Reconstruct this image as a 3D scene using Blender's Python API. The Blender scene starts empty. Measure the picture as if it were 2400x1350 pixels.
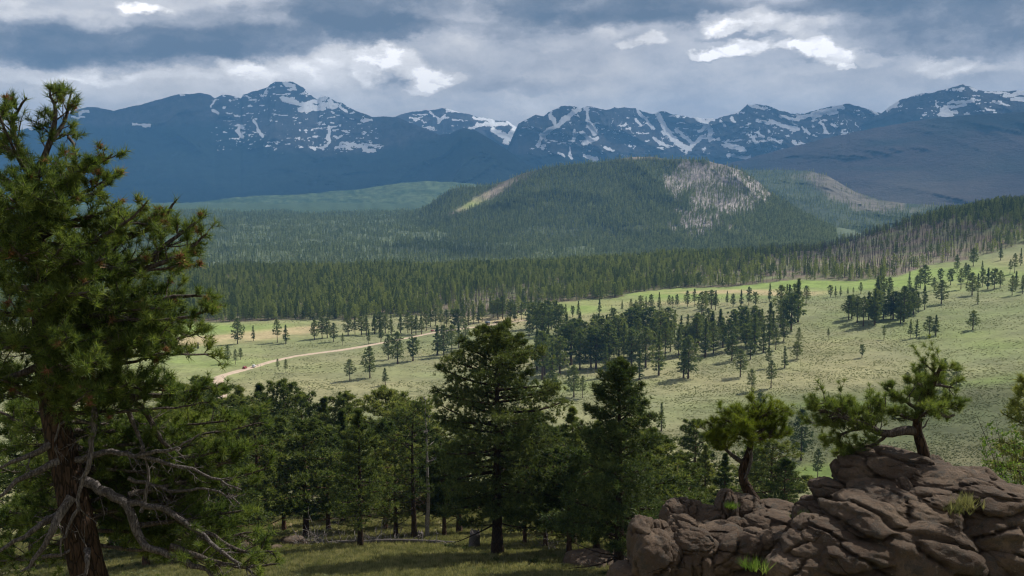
import bpy, math, random
import numpy as np
from mathutils import Vector
PI = math.pi
rad = math.radians
random.seed(7)
RNG = np.random.default_rng(11)

# ------------------------------------------------------------------ camera
F = 2333.0                      # focal length in photograph pixels (2400 wide)
PITCH = math.atan(225.0 / F)
scene = bpy.context.scene
COL = scene.collection
cam_d = bpy.data.cameras.new('camera')
cam_d.sensor_width = 36.0
cam_d.lens = 36.0 * F / 2400.0
cam_d.clip_start = 0.3
cam_d.clip_end = 60000.0
cam = bpy.data.objects.new('camera', cam_d)
COL.objects.link(cam)
cam.location = (0, 0, 0)
cam.rotation_euler = (PI / 2 - PITCH, 0, 0)
scene.camera = cam

# ------------------------------------------------------------------ render / light
SUN_EL, SUN_AZ = rad(47), rad(52)            # azimuth measured from +Y (view direction) towards +X
SUN_STRENGTH = 5.0
SKY_GAIN = 1.0
HAZE_DENSITY = 6.4e-5
HAZE_COLOR = (0.17, 0.44, 0.86)
scene.render.engine = 'CYCLES'
scene.view_settings.view_transform = 'Standard'
scene.view_settings.look = 'None'
scene.view_settings.exposure = 0.28
scene.view_settings.gamma = 1.0
cy = scene.cycles
cy.use_denoising = True
try:
    cy.denoiser = 'OPENIMAGEDENOISE'
except Exception:
    pass
cy.max_bounces = 6
cy.diffuse_bounces = 2
cy.glossy_bounces = 1
cy.transmission_bounces = 3
cy.volume_bounces = 1
cy.transparent_max_bounces = 8
cy.sample_clamp_indirect = 4.0
cy.filter_width = 1.2

sun_d = bpy.data.lights.new('sun', 'SUN')
sun_d.energy = SUN_STRENGTH
sun_d.angle = rad(0.5)
sun_d.color = (1.0, 0.95, 0.86)
sun_o = bpy.data.objects.new('sun', sun_d)
COL.objects.link(sun_o)
SUNV = Vector((math.sin(SUN_AZ) * math.cos(SUN_EL), math.cos(SUN_AZ) * math.cos(SUN_EL), math.sin(SUN_EL)))
sun_o.rotation_euler = SUNV.to_track_quat('Z', 'Y').to_euler()
sun_o.location = (200, -100, 6000)


def pix2dir(px, py):
    u = (np.asarray(px, float) - 1200.0) / F
    v = (675.0 - np.asarray(py, float)) / F
    c, s = math.cos(PITCH), math.sin(PITCH)
    d = np.stack([u + 0 * v, c + s * v + 0 * u, -s + c * v + 0 * u], -1)
    return d


def azel(px, py):
    d = pix2dir(px, py)
    return np.arctan2(d[..., 0], d[..., 1]), d[..., 2] / np.hypot(d[..., 0], d[..., 1])


def proj(x, y, z):
    c, s = math.cos(PITCH), math.sin(PITCH)
    fw = np.maximum(y * c - z * s, 1e-3)
    up = y * s + z * c
    return 1200 + F * x / fw, 675 - F * up / fw


# ------------------------------------------------------------------ world: sky with cloud cover
class NT:
    """small helper for building node trees"""
    def __init__(self, tree):
        self.t = tree
        self.n = tree.nodes

    def new(self, typ, **kw):
        nd = self.n.new(typ)
        for k, v in kw.items():
            setattr(nd, k, v)
        return nd

    def link(self, a, b):
        self.t.links.new(a, b)

    def put(self, sock, v):
        if hasattr(v, 'is_output') or hasattr(v, 'links'):
            self.link(v, sock)
        else:
            sock.default_value = v

    def math(self, op, a, b=None, c=None, clamp=False):
        nd = self.new('ShaderNodeMath', operation=op)
        nd.use_clamp = clamp
        self.put(nd.inputs[0], a)
        if b is not None:
            self.put(nd.inputs[1], b)
        if c is not None:
            self.put(nd.inputs[2], c)
        return nd.outputs[0]

    def vmath(self, op, a, b=None, out=0):
        nd = self.new('ShaderNodeVectorMath', operation=op)
        self.put(nd.inputs[0], a)
        if b is not None:
            self.put(nd.inputs[3 if op == 'SCALE' else 1], b)
        return nd.outputs[out]

    def noise(self, vec, scale, detail=4, rough=0.55, dist=0.0, color=False, lac=2.0):
        nd = self.new('ShaderNodeTexNoise')
        self.put(nd.inputs['Vector'], vec)
        nd.inputs['Scale'].default_value = scale
        nd.inputs['Detail'].default_value = detail
        nd.inputs['Roughness'].default_value = rough
        nd.inputs['Distortion'].default_value = dist
        nd.inputs['Lacunarity'].default_value = lac
        return nd.outputs['Color' if color else 'Fac']

    def smooth(self, v, a, b, lo=0.0, hi=1.0):
        nd = self.new('ShaderNodeMapRange', interpolation_type='SMOOTHSTEP')
        self.put(nd.inputs['Value'], v)
        nd.inputs['From Min'].default_value = a
        nd.inputs['From Max'].default_value = b
        nd.inputs['To Min'].default_value = lo
        nd.inputs['To Max'].default_value = hi
        return nd.outputs[0]

    def ramp(self, v, stops, interp='LINEAR'):
        nd = self.new('ShaderNodeValToRGB')
        self.put(nd.inputs[0], v)
        cr = nd.color_ramp
        cr.interpolation = interp
        while len(cr.elements) < len(stops):
            cr.elements.new(0.5)
        for e, (p, c) in zip(cr.elements, stops):
            e.position = p
            e.color = (*c, 1)
        return nd.outputs[0]

    def mix(self, f, a, b, blend='MIX'):
        nd = self.new('ShaderNodeMix', data_type='RGBA', blend_type=blend)
        self.put(nd.inputs[0], f)
        self.put(nd.inputs[6], a if hasattr(a, 'links') else (*a, 1))
        self.put(nd.inputs[7], b if hasattr(b, 'links') else (*b, 1))
        return nd.outputs[2]


def build_world():
    w = bpy.data.worlds.new('World')
    scene.world = w
    w.use_nodes = True
    t = NT(w.node_tree)
    t.n.clear()
    out = t.new('ShaderNodeOutputWorld')
    bg = t.new('ShaderNodeBackground')
    t.link(bg.outputs[0], out.inputs[0])
    tc = t.new('ShaderNodeTexCoord')
    gen = tc.outputs['Generated']
    sky = t.new('ShaderNodeTexSky')
    sky.sky_type = 'NISHITA'
    sky.sun_disc = False
    sky.sun_elevation = SUN_EL
    sky.sun_rotation = SUN_AZ
    sky.altitude = 2800
    skyc = t.vmath('SCALE', sky.outputs[0], 0.10)
    sep = t.new('ShaderNodeSeparateXYZ')
    t.link(gen, sep.inputs[0])
    az = t.math('ARCTAN2', sep.outputs[0], sep.outputs[1])
    el = t.math('ARCSINE', sep.outputs[2])
    elc = t.math('MAXIMUM', el, -0.02)
    # a direction-space coordinate in radians, elevation stretched because far clouds are foreshortened
    comb = t.new('ShaderNodeCombineXYZ')
    t.link(az, comb.inputs[0])
    t.link(elc, comb.inputs[1])
    P0 = comb.outputs[0]
    st = t.vmath('MULTIPLY', gen, (1.0, 1.0, 1.8))
    n1 = t.noise(st, 7.0, 5, 0.6, color=True)
    n2 = t.noise(st, 22.0, 8, 0.72, color=True)
    w1 = t.vmath('SCALE', t.vmath('SUBTRACT', n1, (0.5, 0.5, 0.5)), 0.085)
    w2 = t.vmath('SCALE', t.vmath('SUBTRACT', n2, (0.5, 0.5, 0.5)), 0.042)
    w12 = t.vmath('MULTIPLY', t.vmath('ADD', w1, w2), (1.0, 0.62, 0.0))
    P = t.vmath('ADD', P0, w12)
    # (px, py, rx, ry, amount, inner)  inner: where the plateau begins, larger = crisper edge
    blobs = [
        (130, 95, 520, 60, -.34, .35), (520, 95, 300, 40, -.20, .4), (640, 60, 380, 44, -.22, .4), (860, 22, 300, 50, -.32, .5),
        (880, 70, 190, 28, -.24, .6), (420, 122, 200, 26, -.20, .5), (250, 130, 260, 22, -.14, .4), (60, 60, 240, 44, -.12, .3),
        (1430, 18, 330, 52, -.42, .5), (1290, 62, 150, 24, -.20, .5), (1130, 86, 130, 22, -.12, .4), (1560, 50, 130, 26, -.18, .5),
        (2330, 30, 420, 95, -.34, .3), (2020, 12, 300, 36, -.26, .4), (2280, 100, 300, 50, -.10, .2), (2330, 170, 420, 60, -.07, .1),
        (200, 200, 360, 34, .11, .2), (60, 166, 220, 18, .16, .4), (330, 182, 260, 12, .10, .3), (430, 160, 110, 10, -.10, .4),
        (330, 14, 70, 15, .38, .5), (300, 22, 40, 14, .16, .5), (190, 44, 150, 22, .16, .3), (60, 14, 90, 18, .12, .2), (420, 60, 120, 16, .12, .3),
        (640, 175, 220, 55, .18, .2), (545, 155, 56, 26, .24, .5), (590, 170, 50, 24, .14, .5), (680, 150, 70, 28, .12, .4), (790, 128, 70, 26, .20, .5), (770, 170, 90, 30, .10, .4),
        (905, 128, 60, 26, .26, .6), (955, 150, 64, 38, .28, .6), (1010, 182, 52, 28, .30, .6), (870, 158, 40, 30, .22, .6), (975, 205, 60, 16, .22, .6), (1060, 180, 60, 12, .16, .5),
        (893, 170, 26, 28, -.20, .4), (935, 196, 30, 12, -.12, .5), (745, 240, 300, 46, .12, .1), (1050, 30, 110, 36, .12, .3), (1090, 120, 60, 60, .08, .2), (1170, 245, 200, 50, .13, .1),
        (1680, 50, 44, 24, .24, .6), (1720, 66, 56, 22, .24, .6), (1770, 40, 60, 26, .22, .6), (1830, 62, 70, 30, .20, .5), (1900, 76, 70, 24, .16, .5), (1960, 50, 90, 40, .10, .3), (1740, 92, 90, 8, -.14, .5),
        (1670, 130, 44, 13, .30, .6), (1715, 128, 46, 16, .30, .6), (1765, 118, 42, 18, .32, .6), (1700, 142, 60, 6, -.10, .5),
        (1850, 122, 42, 15, .30, .6), (1900, 118, 54, 20, .32, .6), (1950, 138, 52, 20, .32, .6), (1985, 158, 26, 9, .30, .6), (1900, 146, 60, 7, -.10, .5), (2040, 132, 60, 16, .16, .5),
        (1480, 118, 50, 11, .22, .5), (1550, 112, 48, 17, .28, .5), (1420, 88, 90, 12, .10, .3), (1330, 110, 160, 16, .06, .3),
        (2230, 140, 70, 20, .20, .5), (2290, 152, 70, 16, .14, .4), (2160, 135, 50, 16, .12, .4), (2120, 118, 40, 12, .10, .4), (2360, 150, 60, 14, .08, .4),
        (1500, 215, 700, 60, .05, .1), (1240, 205, 200, 16, -.10, .3), (1870, 170, 110, 12, .05, .3),
    ]
    acc = None
    for bx, by, rx, ry, amp, inner in blobs:
        a0, e0 = azel(bx, by)
        a0, e0 = float(a0), math.atan(float(e0))
        d = t.vmath('SUBTRACT', P, (a0, e0, 0))
        d = t.vmath('MULTIPLY', d, (F / rx, F / ry, 0))
        ln = t.vmath('LENGTH', d, out=1)
        m = t.smooth(ln, 1.15, inner, 0.0, amp)
        acc = m if acc is None else t.math('ADD', acc, m)
    # outside the frame the broken deck goes on, darkened to deepen the shadows
    big = t.noise(st, 2.6, 7, 0.58)
    fine = t.noise(t.vmath('ADD', st, w2), 15.0, 9, 0.64)
    offview = t.smooth(t.vmath('LENGTH', t.vmath('MULTIPLY', P0, (1.1, 3.2, 0)), out=1), 0.75, 1.0)
    bigm = t.math('MULTIPLY', t.math('SUBTRACT', big, 0.5), t.math('MULTIPLY_ADD', offview, 1.5, 0.35))
    puff = t.math('MULTIPLY_ADD', t.math('ABSOLUTE', acc), 1.6, 0.5)
    finem = t.math('MULTIPLY', t.math('SUBTRACT', fine, 0.5), puff)
    v = t.math('ADD', t.math('ADD', acc, t.math('MULTIPLY_ADD', offview, -0.26, 0.58)), t.math('ADD', bigm, finem))
    mid = t.noise(t.vmath('MULTIPLY', gen, (1, 1, 2.6)), 9.0, 7, 0.62)
    v = t.math('ADD', v, t.math('MULTIPLY', t.math('SUBTRACT', mid, 0.5), 0.30))
    col = t.ramp(v, [(0.0, (.130, .138, .158)), (.22, (.205, .205, .222)), (.42, (.395, .378, .385)),
                     (.55, (.595, .562, .550)), (.70, (.850, .790, .735)), (.88, (1.15, 1.08, 1.02)),
                     (1.0, (1.50, 1.42, 1.34))])
    thin = t.smooth(v, 0.35, 0.6, 0.985, 0.95)
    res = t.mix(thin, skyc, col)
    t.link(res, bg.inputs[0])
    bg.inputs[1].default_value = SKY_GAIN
    w.cycles.sampling_method = 'MANUAL'
    w.cycles.sample_map_resolution = 1024


build_world()

# ------------------------------------------------------------------ numpy noise
def _hash(ix, iy, iz, seed):
    h = (ix.astype(np.int64) * 374761393 + iy.astype(np.int64) * 668265263 + iz.astype(np.int64) * 2147483647 + seed * 1274126177) & 0xFFFFFFFF
    h = ((h ^ (h >> 13)) * 1274126177) & 0xFFFFFFFF
    h = ((h ^ (h >> 16)) * 2246822519) & 0xFFFFFFFF
    return ((h ^ (h >> 15)) & 0xFFFFFF) / float(0xFFFFFF)


def vnoise(x, y, z=0.0, seed=0):
    x, y, z = np.broadcast_arrays(np.asarray(x, float), np.asarray(y, float), np.asarray(z, float))
    ix, iy, iz = np.floor(x), np.floor(y), np.floor(z)
    fx, fy, fz = x - ix, y - iy, z - iz
    fx, fy, fz = [f * f * f * (f * (f * 6 - 15) + 10) for f in (fx, fy, fz)]
    r = 0
    flat = not np.any(z)
    for dz in ((0,) if flat else (0, 1)):
        wz = 1.0 if flat else (fz if dz else 1 - fz)
        for dy in (0, 1):
            wy = fy if dy else 1 - fy
            for dx in (0, 1):
                wx = fx if dx else 1 - fx
                r = r + wx * wy * wz * _hash(ix + dx, iy + dy, iz + dz, seed)
    return r


def fbm(x, y, z=0.0, octv=4, seed=0, gain=0.5):
    a, s, n = 1.0, 0.0, 0.0
    for i in range(octv):
        s = s + a * (vnoise(np.asarray(x) * 2.03 ** i, np.asarray(y) * 2.03 ** i, np.asarray(z) * 2.03 ** i, seed + i * 17) - 0.5)
        n += a
        a *= gain
    return s / n * 2


def ridged(x, y, octv=5, seed=0, gain=0.55):
    a, s, n = 1.0, 0.0, 0.0
    w = 1.0
    for i in range(octv):
        k = 1 - np.abs(vnoise(x * 2.07 ** i, y * 2.07 ** i, 0, seed + i * 31) * 2 - 1)
        k = k * k * w
        w = np.clip(k * 1.6, 0, 1)
        s = s + a * k
        n += a
        a *= gain
    return s / n


def sstep(a, b, x):
    t = np.clip((x - a) / (b - a), 0, 1)
    return t * t * (3 - 2 * t)


# ------------------------------------------------------------------ mesh helpers
def mesh_from(name, verts, faces, smooth=False, attrs=None):
    """verts (N,3); faces: (M,3) or (M,4) array"""
    verts = np.ascontiguousarray(verts, dtype=np.float32)
    me = bpy.data.meshes.new(name)
    me.vertices.add(len(verts))
    me.vertices.foreach_set('co', verts.ravel())
    if faces is not None and len(faces):
        if isinstance(faces, (list, tuple)) and not isinstance(faces[0], (int,)):
            blocks = [np.asarray(f, dtype=np.int32) for f in faces if len(f)]
        else:
            blocks = [np.asarray(faces, dtype=np.int32)]
        blocks = [b for b in blocks if len(b)]
        nl = sum(b.size for b in blocks)
        nf = sum(len(b) for b in blocks)
        me.loops.add(nl)
        me.polygons.add(nf)
        li = np.concatenate([b.ravel() for b in blocks])
        tot = np.concatenate([np.full(len(b), b.shape[1], np.int32) for b in blocks])
        start = np.concatenate([[0], np.cumsum(tot)[:-1]]).astype(np.int32)
        me.loops.foreach_set('vertex_index', li)
        me.polygons.foreach_set('loop_start', start)
        me.polygons.foreach_set('loop_total', tot)
        if smooth:
            me.polygons.foreach_set('use_smooth', np.ones(nf, bool))
    if attrs:
        for k, a in attrs.items():
            a = np.asarray(a, dtype=np.float32)
            if a.ndim == 2 and a.shape[1] == 3 and k.startswith('v_'):
                at = me.attributes.new(k[2:], 'FLOAT_VECTOR', 'POINT')
                at.data.foreach_set('vector', a.ravel())
            elif a.ndim == 2:
                if a.shape[1] == 3:
                    a = np.concatenate([a, np.ones((len(a), 1), np.float32)], 1)
                at = me.attributes.new(k, 'FLOAT_COLOR', 'POINT')
                at.data.foreach_set('color', a.ravel())
            else:
                at = me.attributes.new(k, 'FLOAT', 'POINT')
                at.data.foreach_set('value', a)
    me.update(calc_edges=True)
    return me


class Buf:
    """collects triangles and quads of one mesh"""
    def __init__(self):
        self.v, self.t, self.q, self.n = [], [], [], 0

    def add(self, v, tris=None, quads=None):
        v = np.asarray(v, float).reshape(-1, 3)
        if tris is not None and len(tris):
            self.t.append(np.asarray(tris, int) + self.n)
        if quads is not None and len(quads):
            self.q.append(np.asarray(quads, int) + self.n)
        self.v.append(v)
        self.n += len(v)

    def tube(self, pts, radii, k=6, cap=True):
        pts = np.asarray(pts, float)
        n = len(pts)
        radii = np.broadcast_to(np.asarray(radii, float), (n,))
        tan = np.gradient(pts, axis=0)
        tan /= np.linalg.norm(tan, axis=1, keepdims=True) + 1e-9
        ref = np.array([0.0, 0.0, 1.0]) if abs(tan[0][2]) < .8 else np.array([1.0, 0.0, 0.0])
        u = np.cross(tan, ref)
        u /= np.linalg.norm(u, axis=1, keepdims=True) + 1e-9
        w = np.cross(tan, u)
        a = np.arange(k) * 2 * PI / k
        ring = pts[:, None] + radii[:, None, None] * (np.cos(a)[None, :, None] * u[:, None] + np.sin(a)[None, :, None] * w[:, None])
        i = np.arange(n - 1)[:, None] * k
        j = np.arange(k)[None]
        q = np.stack([i + j, i + (j + 1) % k, i + k + (j + 1) % k, i + k + j], -1).reshape(-1, 4)
        self.add(ring.reshape(-1, 3), quads=q)
        return self

    def box(self, c, s, rz=0.0, taper=1.0):
        x, y, z = s[0] / 2, s[1] / 2, s[2] / 2
        v = np.array([[-x, -y, -z], [x, -y, -z], [x, y, -z], [-x, y, -z],
                      [-x * taper, -y * taper, z], [x * taper, -y * taper, z], [x * taper, y * taper, z], [-x * taper, y * taper, z]])
        cz, sz = math.cos(rz), math.sin(rz)
        v = v @ np.array([[cz, sz, 0], [-sz, cz, 0], [0, 0, 1]]) + np.asarray(c)
        self.add(v, quads=[[0, 3, 2, 1], [4, 5, 6, 7], [0, 1, 5, 4], [1, 2, 6, 5], [2, 3, 7, 6], [3, 0, 4, 7]])
        return self

    def arrays(self):
        v = np.concatenate(self.v) if self.v else np.zeros((0, 3))
        t = np.concatenate(self.t) if self.t else np.zeros((0, 3), int)
        q = np.concatenate(self.q) if self.q else np.zeros((0, 4), int)
        return v, t, q

    def mesh(self, name, mat=None, smooth=True):
        v, t, q = self.arrays()
        me = mesh_from(name, v, [x for x in (t, q) if len(x)], smooth)
        if mat:
            me.materials.append(mat)
        return me


def tag(o, label=None, cat=None, group=None, kind=None):
    if label: o['label'] = label
    if cat: o['category'] = cat
    if group: o['group'] = group
    if kind: o['kind'] = kind
    return o


def link_mesh(name, me, parent=None, loc=None, rot=None, scale=None):
    o = bpy.data.objects.new(name, me)
    COL.objects.link(o)
    if parent is not None:
        o.parent = parent
    if loc is not None:
        o.location = loc
    if rot is not None:
        o.rotation_euler = rot
    if scale is not None:
        o.scale = (scale,) * 3 if np.isscalar(scale) else scale
    return o


def empty(name, loc=(0, 0, 0), rz=0.0):
    o = bpy.data.objects.new(name, None)
    o.empty_display_size = 0.3
    COL.objects.link(o)
    o.location = loc
    o.rotation_euler = (0, 0, rz)
    return o


# ------------------------------------------------------------------ materials
def new_mat(name):
    m = bpy.data.materials.new(name)
    m.use_nodes = True
    t = NT(m.node_tree)
    t.n.clear()
    out = t.new('ShaderNodeOutputMaterial')
    return m, t, out


def principled(t, out, col, rough=0.85, spec=0.2, bump=None, bump_d=0.05, bump_s=0.5, metallic=0.0):
    p = t.new('ShaderNodeBsdfPrincipled')
    t.put(p.inputs['Base Color'], col if hasattr(col, 'links') else (*col, 1))
    t.put(p.inputs['Roughness'], rough)
    p.inputs['Specular IOR Level'].default_value = spec
    p.inputs['Metallic'].default_value = metallic
    if bump is not None:
        b = t.new('ShaderNodeBump')
        b.inputs['Strength'].default_value = bump_s
        b.inputs['Distance'].default_value = bump_d
        t.link(bump, b.inputs['Height'])
        t.link(b.outputs[0], p.inputs['Normal'])
    t.link(p.outputs[0], out.inputs[0])
    return p


def simple_mat(name, col, rough=0.7, spec=0.3, scale=8.0, vary=0.25, metallic=0.0, bump_d=0.0):
    m, t, out = new_mat(name)
    tc = t.new('ShaderNodeTexCoord')
    n = t.noise(tc.outputs['Object'], scale, 5, 0.6)
    c = t.ramp(n, [(0.3, tuple(x * (1 - vary) for x in col)), (0.7, tuple(min(1, x * (1 + vary)) for x in col))])
    principled(t, out, c, rough, spec, n if bump_d else None, bump_d, 0.6, metallic)
    return m


def foliage_mat(name, dark, mid, light, nscale, transl=0.35, objrand=0.25, spec=0.25):
    m, t, out = new_mat(name)
    tc = t.new('ShaderNodeTexCoord')
    geo = t.new('ShaderNodeNewGeometry')
    n = t.noise(tc.outputs['Object'], nscale, 3, 0.6)
    oi = t.new('ShaderNodeObjectInfo')
    isl = t.math('MULTIPLY', t.math('SUBTRACT', geo.outputs['Random Per Island'], 0.5), 0.45)
    r = t.math('MULTIPLY', t.math('SUBTRACT', oi.outputs['Random'], 0.5), objrand)
    f = t.math('ADD', t.math('ADD', n, isl), r)
    c = t.ramp(f, [(0.22, dark), (0.5, mid), (0.82, light)])
    d = t.new('ShaderNodeBsdfPrincipled')
    t.link(c, d.inputs['Base Color'])
    d.inputs['Roughness'].default_value = 0.55
    d.inputs['Specular IOR Level'].default_value = spec
    tr = t.new('ShaderNodeBsdfTranslucent')
    c2 = t.mix(1.0, c, (1.0, 1.0, 0.55), 'MULTIPLY')
    t.link(c2, tr.inputs[0])
    mx = t.new('ShaderNodeMixShader')
    mx.inputs[0].default_value = transl
    t.link(d.outputs[0], mx.inputs[1])
    t.link(tr.outputs[0], mx.inputs[2])
    t.link(mx.outputs[0], out.inputs[0])
    return m


def bark_mat(name, a, b, scale=3.0, bump_d=0.03):
    m, t, out = new_mat(name)
    tc = t.new('ShaderNodeTexCoord')
    st = t.vmath('MULTIPLY', tc.outputs['Object'], (1, 1, 0.22))
    vo = t.new('ShaderNodeTexVoronoi')
    vo.feature = 'DISTANCE_TO_EDGE'
    t.link(t.vmath('ADD', st, t.vmath('SCALE', t.noise(st, scale * 2, 3, color=True), 0.12)), vo.inputs['Vector'])
    vo.inputs['Scale'].default_value = scale * 2.6
    crack = t.smooth(vo.outputs['Distance'], -0.04, 0.14)
    n = t.noise(st, scale * 4, 6, 0.65)
    c = t.ramp(n, [(0.3, a), (0.7, b)])
    c = t.mix(crack, tuple(x * 0.55 for x in a), c)
    h = t.math('ADD', t.math('MULTIPLY', n, 0.5), crack)
    principled(t, out, c, 0.9, 0.15, h, bump_d, 0.8)
    return m


M_NEEDLE = foliage_mat('needles_near', (.030, .060, .016), (.115, .170, .040), (.270, .320, .085), 1.3, .52)
M_NEEDLE_B = foliage_mat('needles_bright', (.060, .095, .012), (.150, .200, .026), (.260, .290, .045), 2.2, .5)
M_NEEDLE_MID = foliage_mat('needles_mid', (.032, .054, .016), (.115, .158, .042), (.265, .285, .085), 0.55, .5, .5)
M_NEEDLE_DARK = foliage_mat('needles_dark', (.018, .034, .012), (.052, .086, .026), (.160, .190, .052), 0.7, .36, .3)
M_NEEDLE_FAR = foliage_mat('needles_meadow_pines', (.055, .085, .026), (.135, .175, .052), (.230, .260, .082), 0.35, .5, .35)
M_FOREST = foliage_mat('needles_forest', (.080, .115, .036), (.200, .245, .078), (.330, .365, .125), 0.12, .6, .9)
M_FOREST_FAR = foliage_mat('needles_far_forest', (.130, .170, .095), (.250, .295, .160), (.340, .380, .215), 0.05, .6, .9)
M_BROWN = foliage_mat('dead_needles', (.11, .045, .025), (.26, .120, .065), (.42, .24, .15), 6.0, .3)
M_SAGE = foliage_mat('sagebrush_leaves', (.175, .200, .115), (.255, .275, .155), (.330, .335, .195), 0.06, .5, .7)
M_GRASS = foliage_mat('grass_blades', (.115, .125, .060), (.225, .230, .115), (.350, .325, .190), 0.4, .5, .8)
M_SHRUB = foliage_mat('shrub_leaves', (.06, .12, .02), (.15, .24, .05), (.36, .42, .15), 2.5, .45)
M_BARK = bark_mat('pine_bark', (.018, .013, .010), (.085, .052, .034), 5.0, .03)
M_BARK_MID = bark_mat('pine_bark_mid', (.060, .036, .026), (.170, .095, .060), 1.6, .04)
M_LIMB = bark_mat('limb_bark', (.050, .040, .034), (.150, .125, .110), 7.0, .012)
M_DEADWOOD = bark_mat('grey_deadwood', (.150, .130, .120), (.400, .360, .340), 6.0, .012)
M_DEADLIMB = bark_mat('dark_deadwood', (.060, .050, .046), (.200, .178, .168), 8.0, .012)
M_SNAG = simple_mat('burnt_trunks', (.085, .068, .070), .9, .1, 2.0, .45)


def rock_mat():
    m, t, out = new_mat('granite')
    tc = t.new('ShaderNodeTexCoord')
    geo = t.new('ShaderNodeNewGeometry')
    P = geo.outputs['Position']
    n1 = t.noise(P, 0.9, 6, 0.6)
    n2 = t.noise(P, 9.0, 8, 0.72)
    n3 = t.noise(P, 60.0, 4, 0.7)
    base = t.ramp(n1, [(.32, (.058, .036, .023)), (.50, (.115, .076, .050)), (.68, (.205, .146, .100))])
    c = t.mix(t.smooth(n2, .42, .68), base, (.074, .060, .046))
    c = t.mix(t.smooth(n2, .60, .70), c, (.235, .178, .130))
    lich = t.smooth(t.noise(P, 3.2, 9, 0.8), .52, .60)
    c = t.mix(t.math('MULTIPLY', lich, .85), c, (.055, .052, .045))
    c = t.mix(t.math('MULTIPLY', t.smooth(n3, .35, .7), .35), c, (.20, .15, .12))
    vo = t.new('ShaderNodeTexVoronoi')
    vo.feature = 'DISTANCE_TO_EDGE'
    warp = t.vmath('ADD', t.vmath('MULTIPLY', P, (1, 1, 1.9)), t.vmath('SCALE', t.noise(P, 1.3, 4, color=True), 1.3))
    t.link(warp, vo.inputs['Vector'])
    vo.inputs['Scale'].default_value = 0.42
    crack = t.smooth(t.math('ADD', vo.outputs['Distance'], t.math('MULTIPLY', t.math('SUBTRACT', n1, .42), .10)), 0.0, 0.012)
    c = t.mix(t.math('MULTIPLY_ADD', crack, .6, .4), (.020, .015, .012), c)
    h = t.math('ADD', t.math('MULTIPLY', crack, 0.5), t.math('ADD', t.math('MULTIPLY', n2, 1.5), t.math('MULTIPLY', n3, .3)))
    principled(t, out, c, .88, .2, h, .075, 1.0)
    return m


M_ROCK = rock_mat()


def ground_mat():
    m, t, out = new_mat('ground_cover')
    at = t.new('ShaderNodeAttribute')
    at.attribute_name = 'col'
    geo = t.new('ShaderNodeNewGeometry')
    P = geo.outputs['Position']
    n1 = t.noise(P, 0.35, 6, 0.7)
    n2 = t.noise(P, 0.045, 5, 0.6)
    n3 = t.noise(P, 3.0, 5, 0.7)
    k = t.math('ADD', t.math('MULTIPLY', n1, 0.8), t.math('ADD', t.math('MULTIPLY', n2, 0.7), t.math('MULTIPLY', n3, .35)))
    k = t.smooth(k, 0.62, 1.22, 0.66, 1.30)
    c = t.vmath('SCALE', at.outputs['Color'], k)
    principled(t, out, c, .95, .05, n1, .35, .6)
    return m


M_GROUND = ground_mat()


def mountain_mat(name, fine=0.004, fbump=30.0, tree=True):
    m, t, out = new_mat(name)
    at = t.new('ShaderNodeAttribute')
    at.attribute_name = 'col'
    sn = t.new('ShaderNodeAttribute')
    sn.attribute_name = 'snow'
    geo = t.new('ShaderNodeNewGeometry')
    P = geo.outputs['Position']
    n1 = t.noise(P, fine, 8, 0.7)
    n2 = t.noise(P, fine * 9, 5, 0.7)
    k = t.smooth(t.math('ADD', t.math('MULTIPLY', n1, .6), t.math('MULTIPLY', n2, .4)), .3, .7, .55, 1.5)
    c = t.vmath('SCALE', at.outputs['Color'], k)
    s = t.math('ADD', sn.outputs['Fac'], t.math('MULTIPLY', t.math('SUBTRACT', t.noise(P, .028, 5, .7), .5), 1.1))
    s = t.smooth(s, .46, .54)
    c = t.mix(s, c, (.86, .88, .92))
    principled(t, out, c, .9, .05, n2, fbump, .8)
    return m


M_MTN = mountain_mat('mountain_rock', 0.0035, 28.0)
M_HILL = mountain_mat('hill_slopes', 0.02, 6.0)

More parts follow.
